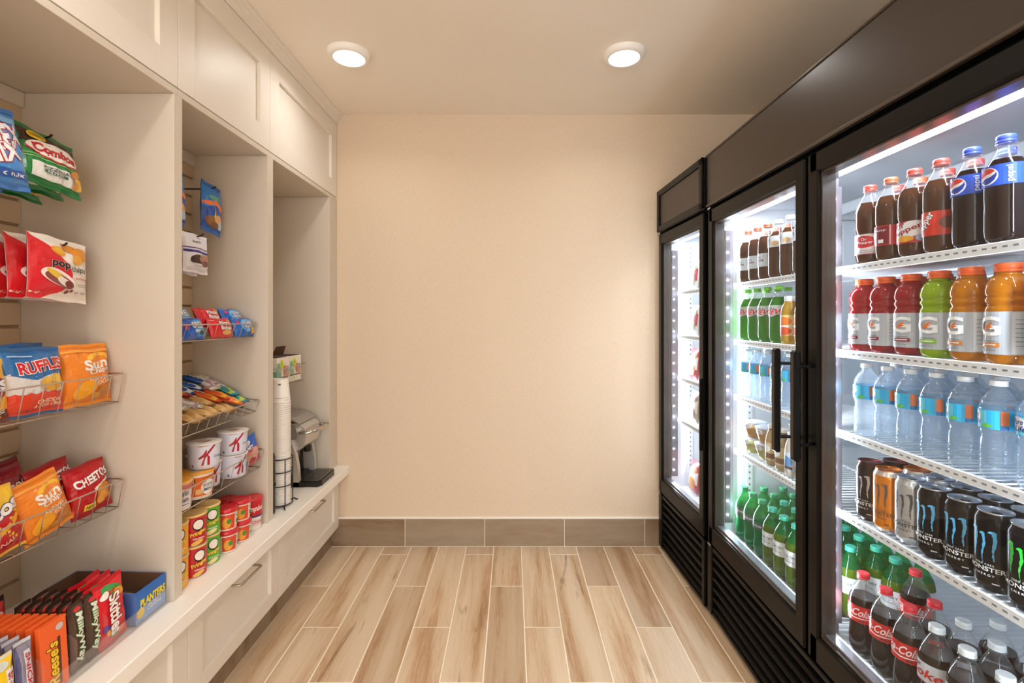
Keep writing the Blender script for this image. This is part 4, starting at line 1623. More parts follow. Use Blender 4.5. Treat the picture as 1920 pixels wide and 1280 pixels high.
fri2 = [('r', 0, .06, 1, .96, 'f6c636'), ('p', [(0, .04), (1, .04), (1, .50), (.8, .62), (.2, .52), (0, .5)], 'c41c26'), ('p', [(0, .30), (.4, .36), (.8, .50), (1, .62), (1, .54), (.8, .42), (.4, .28), (0, .22)], 'f2b028'), ('t', 'Fritos', .5, .66, .98, .22, W_, {'bold': .07, 'ol': '2a2a6a', 'rot': .2}),
        ('t', 'ORIGINAL', .45, .17, .62, .06, 'f0d8c8', {'rot': .15})]
che = [('r', 0, .05, 1, .94, 'b8141e'), ('t', 'CHEETOS', .52, .70, .86, .17, W_, {'bold': .07, 'ol': '4a0c10', 'olw': .03, 'rot': .14}), ('p', [(.45, .48), (.9, .62), (.92, .58), (.5, .44)], W_), ('e', .70, .36, .22, .16, 'd88a2c', .7), ('e', .62, .26, .14, .10, 'e8a23c', 1.0),
       ('p', [(.2, .12), (.46, .12), (.46, .24), (.2, .24)], 'f0c838'), ('t', 'NEW', .33, .18, .18, .06, '2a2a2a')]
dor = [('r', 0, .05, 1, .94, '8c1020'), ('t', 'DORITOS', .5, .6, .85, .16, W_, {'ol': '201010', 'rot': .2}), ('e', .5, .3, .3, .16, 'e89a2c')]
layc = [('r', 0, .06, 1, .94, 'f6d23a'), ('e', .5, .55, .35, .16, 'd8242c'), ('t', "Lay's", .5, .55, .5, .2, W_, {'bold': .05})]
chm = [('r', 0, .06, 1, .94, 'e8772a'), ('t', 'CHEETOS', .5, .6, .85, .16, '2a1410', {'ol': 'f6e0b0', 'rot': .1}), ('e', .5, .3, .3, .14, 'c85a1c')]
MK = {
    'sun': bag_maker('chip_bag', 'chip bag', .150, .175, .055, 'ec7c1e', sun, seed=21, crimp='f4962e', wr=.003),
    'ruf': bag_maker('chip_bag', 'chip bag', .150, .168, .055, '2f6fae', ruf, seed=22, crimp='2a6098'),
    'fri': bag_maker('chip_bag', 'chip bag', .150, .145, .055, 'f4b832', fri, seed=23, crimp='f0b22c'),
    'fri2': bag_maker('chip_bag', 'chip bag', .150, .165, .055, 'f6c636', fri2, seed=24, crimp='f0b830'),
    'che': bag_maker('chip_bag', 'chip bag', .130, .150, .050, 'b8141e', che, seed=25, crimp='9c1018', wr=.003),
    'dor': bag_maker('chip_bag', 'chip bag', .140, .160, .050, '8c1020', dor, seed=26, crimp='7a0c1a', wr=.003),
    'lay': bag_maker('chip_bag', 'chip bag', .150, .170, .055, 'f6d23a', layc, seed=27, crimp='f0c82c'),
    'chm': bag_maker('chip_bag', 'chip bag', .150, .165, .055, 'e8772a', chm, seed=28, crimp='2a1a14'),
}
GA, GB = 'chip bags in the upper wire basket', 'chip bags in the lower wire basket'


def stand(key, label, X, Y, Z, lean=-.16, yaw=0.0, roll=0.0, group=None, s=1.0):
    return inst(key, MK[key], label, (X, Y, Z), RZ + yaw, rx=lean, ry=roll, group=group, s=s)


ZU, ZLW = 1.052, .749
stand('sun', 'orange multigrain chip bag at the far end of the upper basket', -1.172, 1.326, ZU - .004, -.10, -.04, .0, GA, .96)
stand('ruf', 'blue and red ridged chip bag in the upper basket', -1.172, 1.176, ZU - .004, -.10, 0, .02, GA)
stand('fri', 'yellow corn chip bag with purple oval in the upper basket', -1.166, 1.036, ZU - .004, -.12, 0, 0, GA)
stand('fri', 'yellow corn chip bag nearest the camera in the upper basket', -1.166, .885, ZU - .004, -.12, 0, 0, GA)
stand('lay', 'yellow potato chip bag behind the corn chips', -1.235, 1.085, ZU + .006, -.12, 0, 0, GA)
stand('ruf', 'blue ridged chip bag, second in its row', -1.236, 1.205, ZU + .004, -.12, 0, 0, GA)
stand('sun', 'orange multigrain chip bag behind the front orange one', -1.238, 1.310, ZU + .004, -.12, .0, 0, GA) if False else None
stand('che', 'red cheese snack bag at the far end of the lower basket', -1.166, 1.335, ZLW - .002, -.16, -.06, -.08, GB, .93)
stand('sun', 'orange multigrain chip bag in the middle of the lower basket', -1.168, 1.216, ZLW - .004, -.18, -.02, -.20, GB, .85)
stand('fri2', 'yellow and red corn chip bag in the lower basket', -1.166, 1.082, ZLW - .006, -.16, 0, -.10, GB, .92)
stand('fri2', 'yellow and red corn chip bag nearest the camera, lower basket', -1.166, .935, ZLW - .006, -.16, 0, -.08, GB, .92)
stand('che', 'red cheese snack bag tucked behind the far red one', -1.225, 1.300, ZLW + .012, -.20, 0, -.12, GB, .93)
stand('dor', 'dark red tortilla chip bag behind the orange bag', -1.240, 1.190, ZLW + .006, -.26, 0, -.10, GB)
stand('dor', 'dark red tortilla chip bag, deepest in the lower basket', -1.300, 1.250, ZLW + .006, -.28, 0, -.12, GB)
stand('dor', 'dark red tortilla chip bag beside the orange cheese bag', -1.300, 1.100, ZLW + .006, -.28, 0, -.08, GB)
stand('chm', 'orange and black cheese snack bag behind the corn chips', -1.235, 1.055, ZLW + .006, -.20, 0, -.06, GB)

# ---------------------------------------------------------------- candy on the counter, near bay
M_ACR = clear(body=.05, blend=.8, rough=.03, name='acrylic', bodycol='f4ece4')
tr = empty('candy_tray', (-1.0, 1.08, ZT))
tag(tr, 'clear acrylic tray of upright candy bars on the counter', 'tray')
mb = MB()
mb.box(-1.004, -1.000, .74, 1.402, ZT + .001, ZT + .045, M_ACR)
kid(mb, 'front_lip', tr)
mb = MB()
mb.box(-1.280, -1.004, .74, 1.402, ZT + .001, ZT + .0035, M_ACR)
kid(mb, 'tray_floor', tr)
for y in (.88, 1.030, 1.108, 1.192, 1.283):
    mb = MB()
    mb.prism([(-1.280, ZT + .0035), (-1.0045, ZT + .0035), (-1.0045, ZT + .085), (-1.02, ZT + .098), (-1.280, ZT + .098)], 'y', y - .001, y + .001, M_ACR)
    kid(mb, 'divider', tr)

V = {'rot': -PI / 2, 'bold': .05}
VU = {'rot': PI / 2, 'bold': .05}
ski = [('r', 0, .06, 1, .94, 'd81f2c'), ('e', .55, .80, .40, .10, '3a9a4a', -.5), ('e', .75, .74, .2, .06, 'e8a02c', -.5), ('e', .25, .80, .16, .05, W_, .4), ('e', .2, .3, .12, .05, '5a3a9a'), ('e', .3, .22, .12, .045, 'f0b030'), ('e', .7, .16, .12, .045, 'e87a2c'),
       ('e', .48, .13, .12, .045, '4aa83c'), ('t', 'Skittles', .52, .46, .62, .42, W_, dict(V, ol='a01620'))]
mw = [('r', 0, .05, 1, .95, '4a3428'), ('t', 'MilkyWay', .5, .48, .74, .55, 'dfe6d4', dict(V, ol='4c8a3c', shear=.15)), ('e', .5, .9, .25, .03, 'c8262c')]
ree = [('r', 0, .0, 1, 1, 'f2662a'), ('r', .62, .04, .74, .74, '5a2c14'), ('t', "Reese's", .42, .40, .62, .44, 'f6cc2a', dict(VU, ol='5a2c14', shear=.2)), ('e', .72, .88, .15, .05, 'c8c4c8')]
sni = [('r', 0, .05, 1, .95, '8a8496'), ('r', .35, .08, .72, .86, 'd8dce6'), ('t', 'SNICKERS', .54, .46, .72, .28, 'c22c38', dict(V, shear=.1)), ('r', .0, .05, .12, .95, '4a4c80')]
pay = [('r', 0, .05, 1, .95, 'f2c81c'), ('r', .5, .05, .95, .8, 'f0f0f0'), ('t', 'SNICKERS', .72, .42, .66, .30, 'c22c38', dict(V)), ('e', .3, .88, .4, .06, 'c8d0c8')]
almo = [('r', 0, .05, 1, .95, '2f3148'), ('r', .3, .1, .7, .9, 'c8ccd8')]
twx = [('r', 0, .05, 1, .95, '2a1612'), ('t', 'DARK', .5, .6, .5, .3, 'd8d0c8', {'rot': .5}), ('e', .6, .8, .2, .08, W_)]
kit = [('r', 0, .05, 1, .95, '3a2018'), ('p', [(.2, .62), (.8, .62), (.9, .92), (.3, .95)], 'd8282c'), ('e', .5, .52, .42, .07, W_, .5), ('e', .6, .74, .1, .05, W_)]
MK.update({
    'ski': bag_maker('candy_bag', 'candy bag', .085, .165, .022, 'd81f2c', ski, seed=31, crimp='c81a28', cut=(.012, .014)),
    'mw': bag_maker('candy_bar', 'candy bar', .040, .155, .020, '4a3428', mw, seed=32, crimp='3a281e', cut=(.01, .02), wr=.0008),
    'ree': box_maker('candy_bar', 'candy bar', .060, .012, .150, 'f2662a', ree, cut=None),
    'sni': bag_maker('candy_bar', 'candy bar', .036, .150, .020, '8a8496', sni, seed=33, crimp='d0d4dc', cut=(.01, .02), wr=.0012),
    'pay': bag_maker('candy_bar', 'candy bar', .040, .145, .020, 'f2c81c', pay, seed=34, crimp='d8dcd0', cut=(.01, .02), wr=.0012),
    'kit': bag_maker('candy_bar', 'candy bar', .060, .150, .016, '3a2018', kit, seed=36, crimp='241410', cut=(.01, .02), wr=.0012),
})
ZC0 = ZT + .0045


def file_of(key, desc, Y, n, x0=-1.020, dx=.022, lean=-.10, roll=0.0, dz=0.0, grp=None, dy=0.0):
    for k in range(n):
        w = 'foremost' if k == 0 else ('rearmost' if k == n - 1 else ORD[k])
        stand(key, '%s, %s of its file in the candy tray' % (desc, w), x0 - dx * k, Y + dy * k, ZC0 + dz * k, lean, 0, roll, grp or (desc + 's in the candy tray'))


file_of('ski', 'red fruit candy bag', 1.226, 3, dx=.028, lean=-.06, roll=-.05)
file_of('mw', 'brown candy bar with pale green lettering', 1.171, 6, dx=.024, lean=-.08)
file_of('mw', 'brown candy bar beside the orange boxes', 1.130, 6, dx=.024, lean=-.08)
file_of('kit', 'dark wrapper candy bar', 1.147, 2, x0=-1.205, dx=.022, lean=-.08, dz=0.0) if False else None
file_of('ree', 'flat orange candy box', 1.069, 8, dx=.020, lean=-.06)
file_of('sni', 'grey candy bar with red lettering', 1.008, 6, dx=.024, lean=-.08)
file_of('pay', 'yellow and white candy bar', .966, 6, dx=.024, lean=-.08)
file_of('sni', 'grey candy bar nearest the camera', .922, 6, dx=.024, lean=-.08)
inst('kit', MK['kit'], 'dark candy bar with red patch standing behind the orange boxes', (-1.235, 1.15, ZC0), RZ + .2, rx=-.05)
inst('kit', MK['kit'], 'dark candy bar with red patch behind the brown bars', (-1.262, 1.060, ZC0), RZ - .1, rx=-.02)

# cardboard display cartons
M_KRAFT = P('6e4c32', .8)


def carton(name, label, x0, x1, y0, y1, z0, hf, hb, col, col2, items=None, t=.0025, front_cut=0.0):
    """open display carton: low printed front, sides that rise to a high back"""
    r = empty(name, ((x0 + x1) / 2, (y0 + y1) / 2, z0))
    tag(r, label, 'carton', 'open display cartons on the counter')
    xm = x0 + (x1 - x0) * .55

    def wall(nm, pts_in, pts_out):
        pass
    mb = MB()
    mb.box(x0, x1, y0, y1, z0, z0 + t, P(col, .5))
    kid(mb, 'carton_floor', r)
    mb = MB()
    mb.box(x1 - t, x1, y0, y1, z0, z0 + hf, P(col, .45))
    mb.box(x1 - t - .0006, x1 - t, y0 + t, y1 - t, z0 + t, z0 + hf - .0005, M_KRAFT)
    if items:
        W_l, H_l = y1 - y0, hf
        art(mb, lambda u, v, off: (x1 + off, (y0 + y1) / 2 + u, z0 + v), W_l, H_l, items, None, off0=.0004)
    kid(mb, 'front_panel', r)
    for ys, s in ((y0, 1), (y1 - t, -1)):
        mb = MB()
        prof = [(x0, z0), (x1 - t, z0), (x1 - t, z0 + hf), (xm, z0 + hf + (hb - hf) * .9), (x0, z0 + hb)]
        mb.prism(prof, 'y', ys, ys + t, P(col2, .45))
        yi = ys + t if s > 0 else ys - .0006
        mb.prism(prof, 'y', yi, yi + .0006, M_KRAFT)
        kid(mb, 'side_panel', r)
    mb = MB()
    mb.box(x0, x0 + t, y0, y1, z0, z0 + hb, P(col2, .45))
    mb.box(x0 + t, x0 + t + .0006, y0 + t, y1 - t, z0, z0 + hb, M_KRAFT)
    kid(mb, 'back_panel', r)
    return r


pl_items = [('r', 0, 0, 1, .42, '7fa6dc'), ('r', 0, .42, 1, 1, '1f6cc4'), ('t', 'PLANTERS', .56, .56, .84, .26, 'f2dc28', {'bold': .08, 'ol': '14306a', 'olw': .04}), ('t', 'SALTED', .55, .36, .3, .08, W_), ('t', 'CASHEWS', .6, .26, .46, .10, W_), ('e', .14, .30, .12, .16, 'e8c832')]
carton('display_carton', 'blue peanut carton with yellow lettering, against the bay side panel', -1.268, -1.010, 1.288, 1.398, ZT + .004, .086, .090, '1f6cc4', '1f6cc4', pl_items)

# ---------------------------------------------------------------- middle bay: hanging bags
nut = [('r', 0, .07, 1, .93, '1d77c8'), ('p', [(0, .58), (.5, .66), (1, .56), (1, .44), (.5, .56), (0, .50)], 'e8742c'), ('p', [(0, .07), (1, .07), (1, .46), (.5, .55), (0, .46)], '2a4f9c'), ('e', .5, .70, .34, .05, '5aa08c'), ('p', [(.40, .2), (.52, .2), (.46, .5)], 'f2cc30'), ('e', .3, .22, .24, .10, '8a5a34'),
       ('e', .68, .28, .24, .09, 'd8a060'), ('e', .8, .18, .16, .08, 'b0c4dc'), ('e', .5, .15, .2, .06, '7a4a2a')]
mkn = bag_maker('nut_bag', 'snack bag', .118, .190, .035, '1b6fc0', nut, seed=41, crimp='1b66b4')
place_hang('nut', mkn, 'blue peanut snack bag on the upper hook of the middle bay', -1.150, 1.832, 1.797, .190, tilt=-.06, roll=.10, group='blue peanut snack bags')
place_hang('nut', mkn, 'blue peanut snack bag half hidden by the upright panel', -1.150, 1.620, 1.797, .190, tilt=-.06, roll=.05, group='blue peanut snack bags')
peg(-1.292, -1.13, 1.832, 1.780, 'black peg hook with the visible blue peanut bag')
peg(-1.292, -1.13, 1.620, 1.780, 'black peg hook with the half hidden blue peanut bag')
wht = [('r', 0, .07, 1, .93, 'eceaf0'), ('r', 0, .60, 1, .63, '6a3a78'), ('r', 0, .56, 1, .60, 'e0dcea'), ('r', 0, .50, 1, .56, '3c3488'), ('e', .45, .34, .28, .11, '4a2c20'), ('e', .7, .36, .24, .12, 'b0846c'), ('e', .74, .26, .16, .08, '7a4034'), ('e', .3, .3, .14, .07, '3e2418'), ('t', 'bark', .4, .78, .3, .06, '44403c'), ('r', .3, .16, .6, .17, '8a8a90')]
mkw = bag_maker('chocolate_bag', 'snack bag', .135, .140, .035, 'eceaf0', wht, seed=42)
place_hang('wht', mkw, 'white snack bag with purple stripe on the lower hook', -1.140, 1.722, 1.588, .140, tilt=-.05, roll=.04, group='white snack bags')
place_hang('wht', mkw, 'white snack bag behind the front one with purple stripe', -1.175, 1.715, 1.584, .140, tilt=-.08, roll=.08, group='white snack bags')
peg(-1.292, -1.115, 1.735, 1.582, 'black peg hook holding the white snack bags')

# ---------------------------------------------------------------- cookies
oreo = [('r', 0, 0, 1, 1, '2a62c8'), ('e', .75, .5, .35, .45, '3aa8e0'), ('t', 'OREO', .55, .58, .42, .30, W_, {'bold': .05, 'ol': '182c6a'}), ('t', 'mini', .55, .32, .26, .14, W_), ('e', .18, .55, .07, .14, 'c83a6a'), ('e', .68, .25, .1, .1, '3a2a28')]
nutb = [('r', 0, 0, 1, 1, 'd8222c'), ('e', .78, .6, .2, .3, 'f07a2c'), ('t', 'Nutter', .5, .66, .46, .20, W_, {'bold': .05, 'ol': '6a1012'}), ('t', 'Butter', .5, .42, .46, .20, W_, {'bold': .05, 'ol': '6a1012'}), ('e', .5, .2, .2, .10, 'e0b060')]
chip = [('r', 0, 0, 1, 1, '1f66c0'), ('e', .52, .55, .34, .36, '6ab0e4'), ('t', 'Chips', .5, .66, .40, .18, W_, {'bold': .04, 'ol': 'b8323c'}), ('t', 'Ahoy!', .52, .46, .40, .18, W_, {'bold': .04, 'ol': 'b8323c'}), ('e', .74, .26, .14, .18, 'd8a04c'), ('e', .10, .7, .04, .08, 'd83a5a')]
for k, c, it, s in (('oreo', '2450b0', oreo, 51), ('nutb', 'cc1c28', nutb, 52), ('chip', '1b5cb4', chip, 53)):
    MK[k] = bag_maker('cookie_packet', 'cookie packet', .130, .074, .05, c, it, seed=s, crimp=None, seal=.05, cut=(.01, .01), wr=.002)
GC = 'mini cookie packets in the middle bay basket'
zc = 1.216
for k, ys, tags in (('oreo', 1.565, ('blue sandwich cookie packet', 'nearest the camera')), ('nutb', 1.728, ('red peanut cookie packet', 'in the middle')), ('chip', 1.872, ('blue chocolate chip cookie packet', 'at the far end'))):
    lean = -.55 if k != 'chip' else -.45
    stand(k, '%s, lower one %s of the basket' % tags, -1.045, ys + .004, zc, -.30, 0, .0, GC)
    stand(k, '%s, upper one %s of the basket' % tags, -1.082, ys, zc + .038, -.42, .03, 0, GC)
stand('oreo', 'blue sandwich cookie packet, behind the stacked pair', -1.160, 1.530, zc + .048, -.35, 0, 0, GC)

# ---------------------------------------------------------------- snack bars on the sloping basket: lying, pointing at the room


def bar_maker(c1, c2, c3, L=.135, w=.040, seed=1, t='BAR'):
    return bag_maker('snack_bar', 'snack bar', w, L, .022, c1, [('r', .0, .08, 1, .92, c1), ('p', [(0, .1), (1, .1), (1, .42), (0, .55)], c2), ('e', .5, .66, .34, .10, c3), ('t', t, .5, .66, .34, .4, W_, {'rot': PI / 2, 'bold': .05})],
                     seed=seed, crimp=c3, cut=(.02, .02), wr=.0012)


BK = [('yellow', 'e8b82c', '6a4a28', 'c8a040'), ('green', '2f8a34', 'e0dcc0', '1c5a24'), ('dark green', '1f5a2a', 'b8c890', '2f7a3a'), ('blue', '2358a8', 'e4ecf4', '1a3f80'), ('red', 'c8282c', 'e8a048', '9a1c20'), ('orange', 'e8642c', 'f2b43c', 'c84a1c'),
      ('white', 'ece6e0', 'c0a0a8', 'd8c88a'), ('pale blue', '4a86d0', 'd8ecf4', '2c62b8'), ('tan', 'c89a5c', 'e0b878', 'a87a40'), ('teal', '3aa0b8', 'c8d848', '2a7ab0')]
for i, (nm, a, b_, c_) in enumerate(BK):
    MK['bar' + nm] = bar_maker(a, b_, c_, seed=60 + i)
bars = [  # colour, Y, distance from the front edge, tilt, extra height, yaw
    ('orange', 1.505, .02, 0, .0, 0), ('orange', 1.552, .02, 0, .0, .1), ('tan', 1.600, .012, 0, 0, 0), ('tan', 1.645, .012, 0, 0, -.05), ('tan', 1.69, .012, 0, 0, .05), ('tan', 1.735, .012, 0, 0, 0),
    ('tan', 1.78, .012, 0, 0, 0), ('tan', 1.825, .012, 0, 0, 0), ('teal', 1.905, .02, 0, .012, 0), ('orange', 1.862, .012, 0, .014, .05),
    ('pale blue', 1.530, .055, 0, .022, -.2), ('pale blue', 1.585, .06, 0, .022, .1), ('white', 1.640, .06, 0, .022, .15), ('white', 1.70, .055, 0, .022, .05), ('tan', 1.752, .05, 0, .022, 0), ('orange', 1.800, .05, 0, .024, .1), ('orange', 1.842, .05, 0, .032, .1),
    ('teal', 1.888, .05, 0, .034, -.1), ('white', 1.842, .09, 0, .052, -.1),
    ('green', 1.53, .125, 0, .026, .2), ('green', 1.575, .13, 0, .034, .1), ('dark green', 1.625, .125, 0, .030, 0), ('green', 1.67, .12, 0, .036, .1), ('red', 1.72, .115, 0, .036, .1), ('blue', 1.77, .115, 0, .040, 0), ('blue', 1.82, .12, 0, .046, .1), ('blue', 1.87, .12, 0, .060, .15), ('white', 1.905, .115, 0, .050, .0),
    ('yellow', 1.52, .165, 0, .056, .1), ('yellow', 1.56, .17, 0, .062, 0), ('yellow', 1.60, .165, 0, .058, .1), ('tan', 1.645, .168, 0, .056, .15)]
slope = math.atan2(.985 - .912, .25)
cnt = {}
rb = random.Random(4)
for (c, Y, d, _, dz, yw) in bars:
    cnt[c] = cnt.get(c, 0) + 1
    X = -1.040 - d
    Z = .918 + (d + .006) * math.tan(slope) + dz + .013
    # bag height axis runs back and up the slope: lean almost flat
    lab_ = '%s snack bar, %s of that colour from the camera, %s of the basket' % (c, ORD[cnt[c] - 1], 'front' if d < .03 else ('middle' if d < .1 else 'back'))
    inst('bar' + c, MK['bar' + c], lab_, (X + rb.uniform(-.01, .012), Y, Z + rb.uniform(0, .006)), RZ + yw * 2.2 + rb.uniform(-.18, .18), rx=-(PI / 2 - slope) + rb.uniform(-.03, .10), ry=0, group='wrapped snack bars in the sloping basket')

# ---------------------------------------------------------------- cereal cups


def cup_maker(name, cat, rb, rt, h, wallc, lidc, items, lid=True, cutg=(.008, .02), rim=W_):
    def f():
        r = empty(name)
        r['category'] = cat
        mb = MB()
        mb.lathe([(0, .002), (rb - .003, .002), (rb - .002, 0), (rb, .001)] + [(rb + (rt - rb) * k / 6, .001 + (h - .006) * k / 6) for k in range(1, 7)], P(wallc, .4), 36, cap0=False, cap1=False)
        Rm = (rb + rt) / 2
        art(mb, lambda u, v, off: ((rb + (rt - rb) * v / h + off) * math.sin(u / Rm), -(rb + (rt - rb) * v / h + off) * math.cos(u / Rm), v), .09 * Rm / .045, h, items, cutg, off0=.0005)
        mb.build('cup', r)
        mb = MB()
        mb.lathe([(rt, h - .006), (rt + .003, h - .005), (rt + .003, h - .002), (rt + .001, h - .0012), (0.0, h - .0012)], P(lidc, .3), 36, cap0=False, cap1=False)
        art(mb, lambda u, v, off: (u, v - .02, h - .0010 + off), .04, .04, [('e', .5, .5, .5, .5, 'b89a8c' if lidc == 'e6dfd8' else 'c0b0a0')], None, off0=.0002)
        mb.build('foil_lid', r)
        return r
    return f


kit_ = [('p', [(.30, .16), (.38, .16), (.44, .44), (.50, .52), (.50, .16), (.58, .16), (.58, .46), (.52, .56), (.62, .70), (.76, .88), (.70, .92), (.52, .70), (.47, .62), (.49, .74), (.46, .76), (.36, .58), (.22, .46), (.24, .40), (.40, .48)], 'a81e2c'),
        ('t', 'Original', .92, .44, .42, .13, '5a6a9a'), ('t', "Kellogg's", .36, .90, .24, .06, 'b8323c'), ('r', -.02, .1, .04, .2, '5a5c74')]
MK['kcup'] = cup_maker('cereal_cup', 'cereal cup', .044, .0495, .087, 'd9dcec', 'e6dfd8', kit_)
fm = [('r', -.5, .12, 1.5, .84, 'e0661c'), ('e', .3, .72, .10, .12, '3a4a2a'), ('r', .24, .62, .36, .8, 'd8c890'), ('e', .82, .42, .26, .28, W_), ('t', 'FROSTED', .82, .50, .40, .12, '2c3f7a'), ('t', 'MINI', .82, .34, .3, .12, '2c3f7a'), ('r', .4, .2, .6, .4, 'e8b070')]
MK['ocup'] = cup_maker('cereal_cup', 'cereal cup', .044, .0495, .087, 'f0e6d8', 'e8a22c', fm)
rk = [('r', -.5, 0, 1.5, 1, 'e8e0e0'), ('r', -.5, .72, 1.5, .9, 'e07a70'), ('t', 'KRISPIES', .72, .56, .5, .14, '3a4258', {'rot': .08}), ('t', 'Treats', .72, .36, .5, .16, '3a4258', {'rot': .08}), ('r', .4, .18, 1.0, .2, '3a4258')]
MK['rcup'] = cup_maker('cereal_cup', 'cereal cup', .044, .0495, .087, 'e8e0e0', 'f0a828', rk)
GK = 'cereal cups in the middle bay basket'
zk = .694
inst('kcup', MK['kcup'], 'white cereal cup with red K, lower cup of the far stack', (-1.055, 1.812, zk), RZ - .35, group=GK)
inst('kcup', MK['kcup'], 'white cereal cup with red K, upper cup of the far stack', (-1.050, 1.806, zk + .0875), RZ - .75, group=GK)
inst('kcup', MK['kcup'], 'white cereal cup with red K, between the orange cup and the far stack', (-1.090, 1.706, zk), RZ - .30, group=GK)
inst('kcup', MK['kcup'], 'white cereal cup with red K, stacked over the orange cup', (-1.052, 1.640, zk + .0875), RZ - .80, group=GK)
inst('ocup', MK['ocup'], 'orange cereal cup with a white oval in the basket', (-1.053, 1.602, zk), RZ - .85, group=GK)
inst('rcup', MK['rcup'], 'white and pink cereal cup tucked behind the upright panel', (-1.055, 1.4965, zk), RZ - .95, group=GK)
for k, (x, y) in enumerate(((-1.165, 1.80), (-1.165, 1.60))):
    inst('kcup', MK['kcup'], ['white cereal cup standing in the second row, far side', 'white cereal cup standing in the second row, behind the orange cup'][k], (x, y, zk), RZ, group=GK)
pt = [('r', 0, 0, 1, 1, '2060c8'), ('p', [(0, 0), (1, 0), (1, .55), (.5, .62), (0, .45)], 'c8505a'), ('e', .35, .30, .30, .20, 'd88a74', .3), ('e', .72, .38, .24, .18, 'e8a890', .2), ('e', .5, .14, .2, .12, 'a83c3c'), ('e', .12, .12, .14, .2, '4a90c8'), ('t', 'POP', .40, .82, .34, .16, W_, {'bold': .06, 'ol': '1a3a8a'}), ('t', 'TARTS', .44, .66, .40, .14, W_, {'bold': .06, 'ol': '1a3a8a'})]
MK['pt'] = bag_maker('pastry_packet', 'snack packet', .105, .110, .022, '1f5cc4', pt, seed=71, seal=.05, cut=(.01, .012), wr=.0015)
stand('pt', 'blue frosted pastry packet leaning at the far end of the cereal basket', -1.022, 1.884, zk + .020, -.10, -.15, -.22, 'pastry packets')
MK['ocookie'] = MK['ocup']

# ---------------------------------------------------------------- cans and soups on the counter
zt = ZT + .0006


def crisps(c1, c2):
    def f():
        r = empty('crisp_can')
        r['category'] = 'crisp can'
        R, h = .0375, .100
        mb = MB()
        mb.lathe([(0, .002), (R - .001, .002), (R, 0), (R, .002), (R, h - .008)], P(c1, .35), 36, cap0=False, cap1=False, mats=[P('c8c0b4', .3, .8)] * 3 + [P(c1, .35)])
        it = [('e', .74, .66, .17, .19, '2a1c14'), ('e', .74, .67, .14, .15, 'f2ece0'),
              ('t', 'Pringles', .74, .40, .46, .16, 'f4d048', {'rot': .25, 'bold': .06, 'ol': '3a1c10'}), ('r', .06, .16, .28, .52, 'e8e8e8')] + \
             [('r', .08 + .018 * k, .2, .087 + .018 * k, .48, '2a2a2a') for k in range(10)] + [('e', .70, .12, .16, .07, c2, .3), ('t', 'ORIGINAL', .74, .24, .3, .05, W_)]
        art(mb, cyl_surf(R), .105, h, it, (.006, .02), off0=.0005)
        mb.build('tube', r)
        mb = MB()
        mb.lathe([(R, h - .009), (R + .002, h - .008), (R + .002, h - .003), (R - .002, h - .0015), (R - .006, h - .0035), (0, h - .0035)], P('e6c27a', .35), 36, cap0=False, cap1=False)
        mb.build('plastic_lid', r)
        return r
    return f


MK['crr'] = crisps('c4212a', 'e8b858')
MK['crg'] = crisps('5cb52c', 'e8dc9a')
MK['cry'] = crisps('f2a428', 'e8c858')
GP = 'stacks of small crisp cans on the counter'
for k, (key, nm, x, y) in enumerate((('cry', 'yellow', -1.045, 1.4835), ('crr', 'red', -1.038, 1.5625), ('crg', 'green', -1.042, 1.641))):
    for lv in (0, 1):
        inst(key, MK[key], 'small %s crisp can, %s of its stack' % (nm, 'lower' if lv == 0 else 'upper'), (x, y, zt + lv * .1), RZ - 1.15 - .1 * lv, group=GP)


def soup(h, r0, r1, it, lidc='d01f2a', c='efe6dc'):
    def f():
        r = empty('soup_cup')
        r['category'] = 'soup cup'
        mb = MB()
        mb.lathe([(0, .002), (r0 - .002, .002), (r0 - .001, 0), (r0, .002), (r1, h - .014)], P(c, .4), 36, cap0=False, cap1=False)
        Rm = (r0 + r1) / 2
        art(mb, lambda u, v, off: ((r0 + (r1 - r0) * v / (h - .012) + off) * math.sin(u / Rm), -(r0 + (r1 - r0) * v / (h - .012) + off) * math.cos(u / Rm), v), .09, h - .012, it, (.006, .02), off0=.0006)
        mb.build('cup', r)
        mb = MB()
        mb.lathe([(r1, h - .016), (r1 + .003, h - .016), (r1 + .003, h - .007), (r1 + .001, h - .004), (r1 - .004, h), (r1 - .008, h - .0015), (0, h - .0015)], P(lidc, .3, coat=.3), 36, cap0=False, cap1=False)
        mb.build('red_lid', r)
        return r
    return f


sp = [('r', .2, .1, .72, .86, 'd84a2c'), ('e', .42, .42, .16, .28, 'e89a34'), ('e', .5, .5, .08, .14, '4a8a3c'), ('r', .74, .2, 1.0, .86, 'e8ecd8'), ('t', 'Soup', .86, .7, .2, .14, '2c7a3c'), ('r', .78, .3, .96, .5, '2c8a5a'), ('r', -.5, .9, 1.5, 1, 'f4eee6')]
ca = [('r', -.6, .5, 1.6, 1, 'c81a28'), ('r', -.6, .44, 1.6, .5, '2c3a6a'), ('t', "Campbell's", .5, .72, 1.0, .24, W_, {'shear': .3, 'bold': .03}), ('e', .5, .25, .22, .1, 'e8c8c0'), ('t', 'Chicken', .6, .28, .5, .1, 'c84a5a')]
MK['soup'] = soup(.078, .031, .0335, sp)
MK['camp'] = soup(.128, .029, .0330, ca)
GS = 'red lidded soup cups on the counter'
for y, x, nm in ((1.722, -1.022, 'next to the green cans'), (1.802, -1.018, 'next to the tall soup cup')):
    inst('soup', MK['soup'], 'short soup cup with red lid, lower one %s' % nm, (x, y, zt), RZ - .7, group=GS)
    inst('soup', MK['soup'], 'short soup cup with red lid, upper one %s' % nm, (x - .002, y, zt + .0775), RZ - .8, group=GS)
inst('camp', MK['camp'], 'tall red and white soup cup by the far side panel', (-1.025, 1.899, zt), RZ - .7, group=GS)
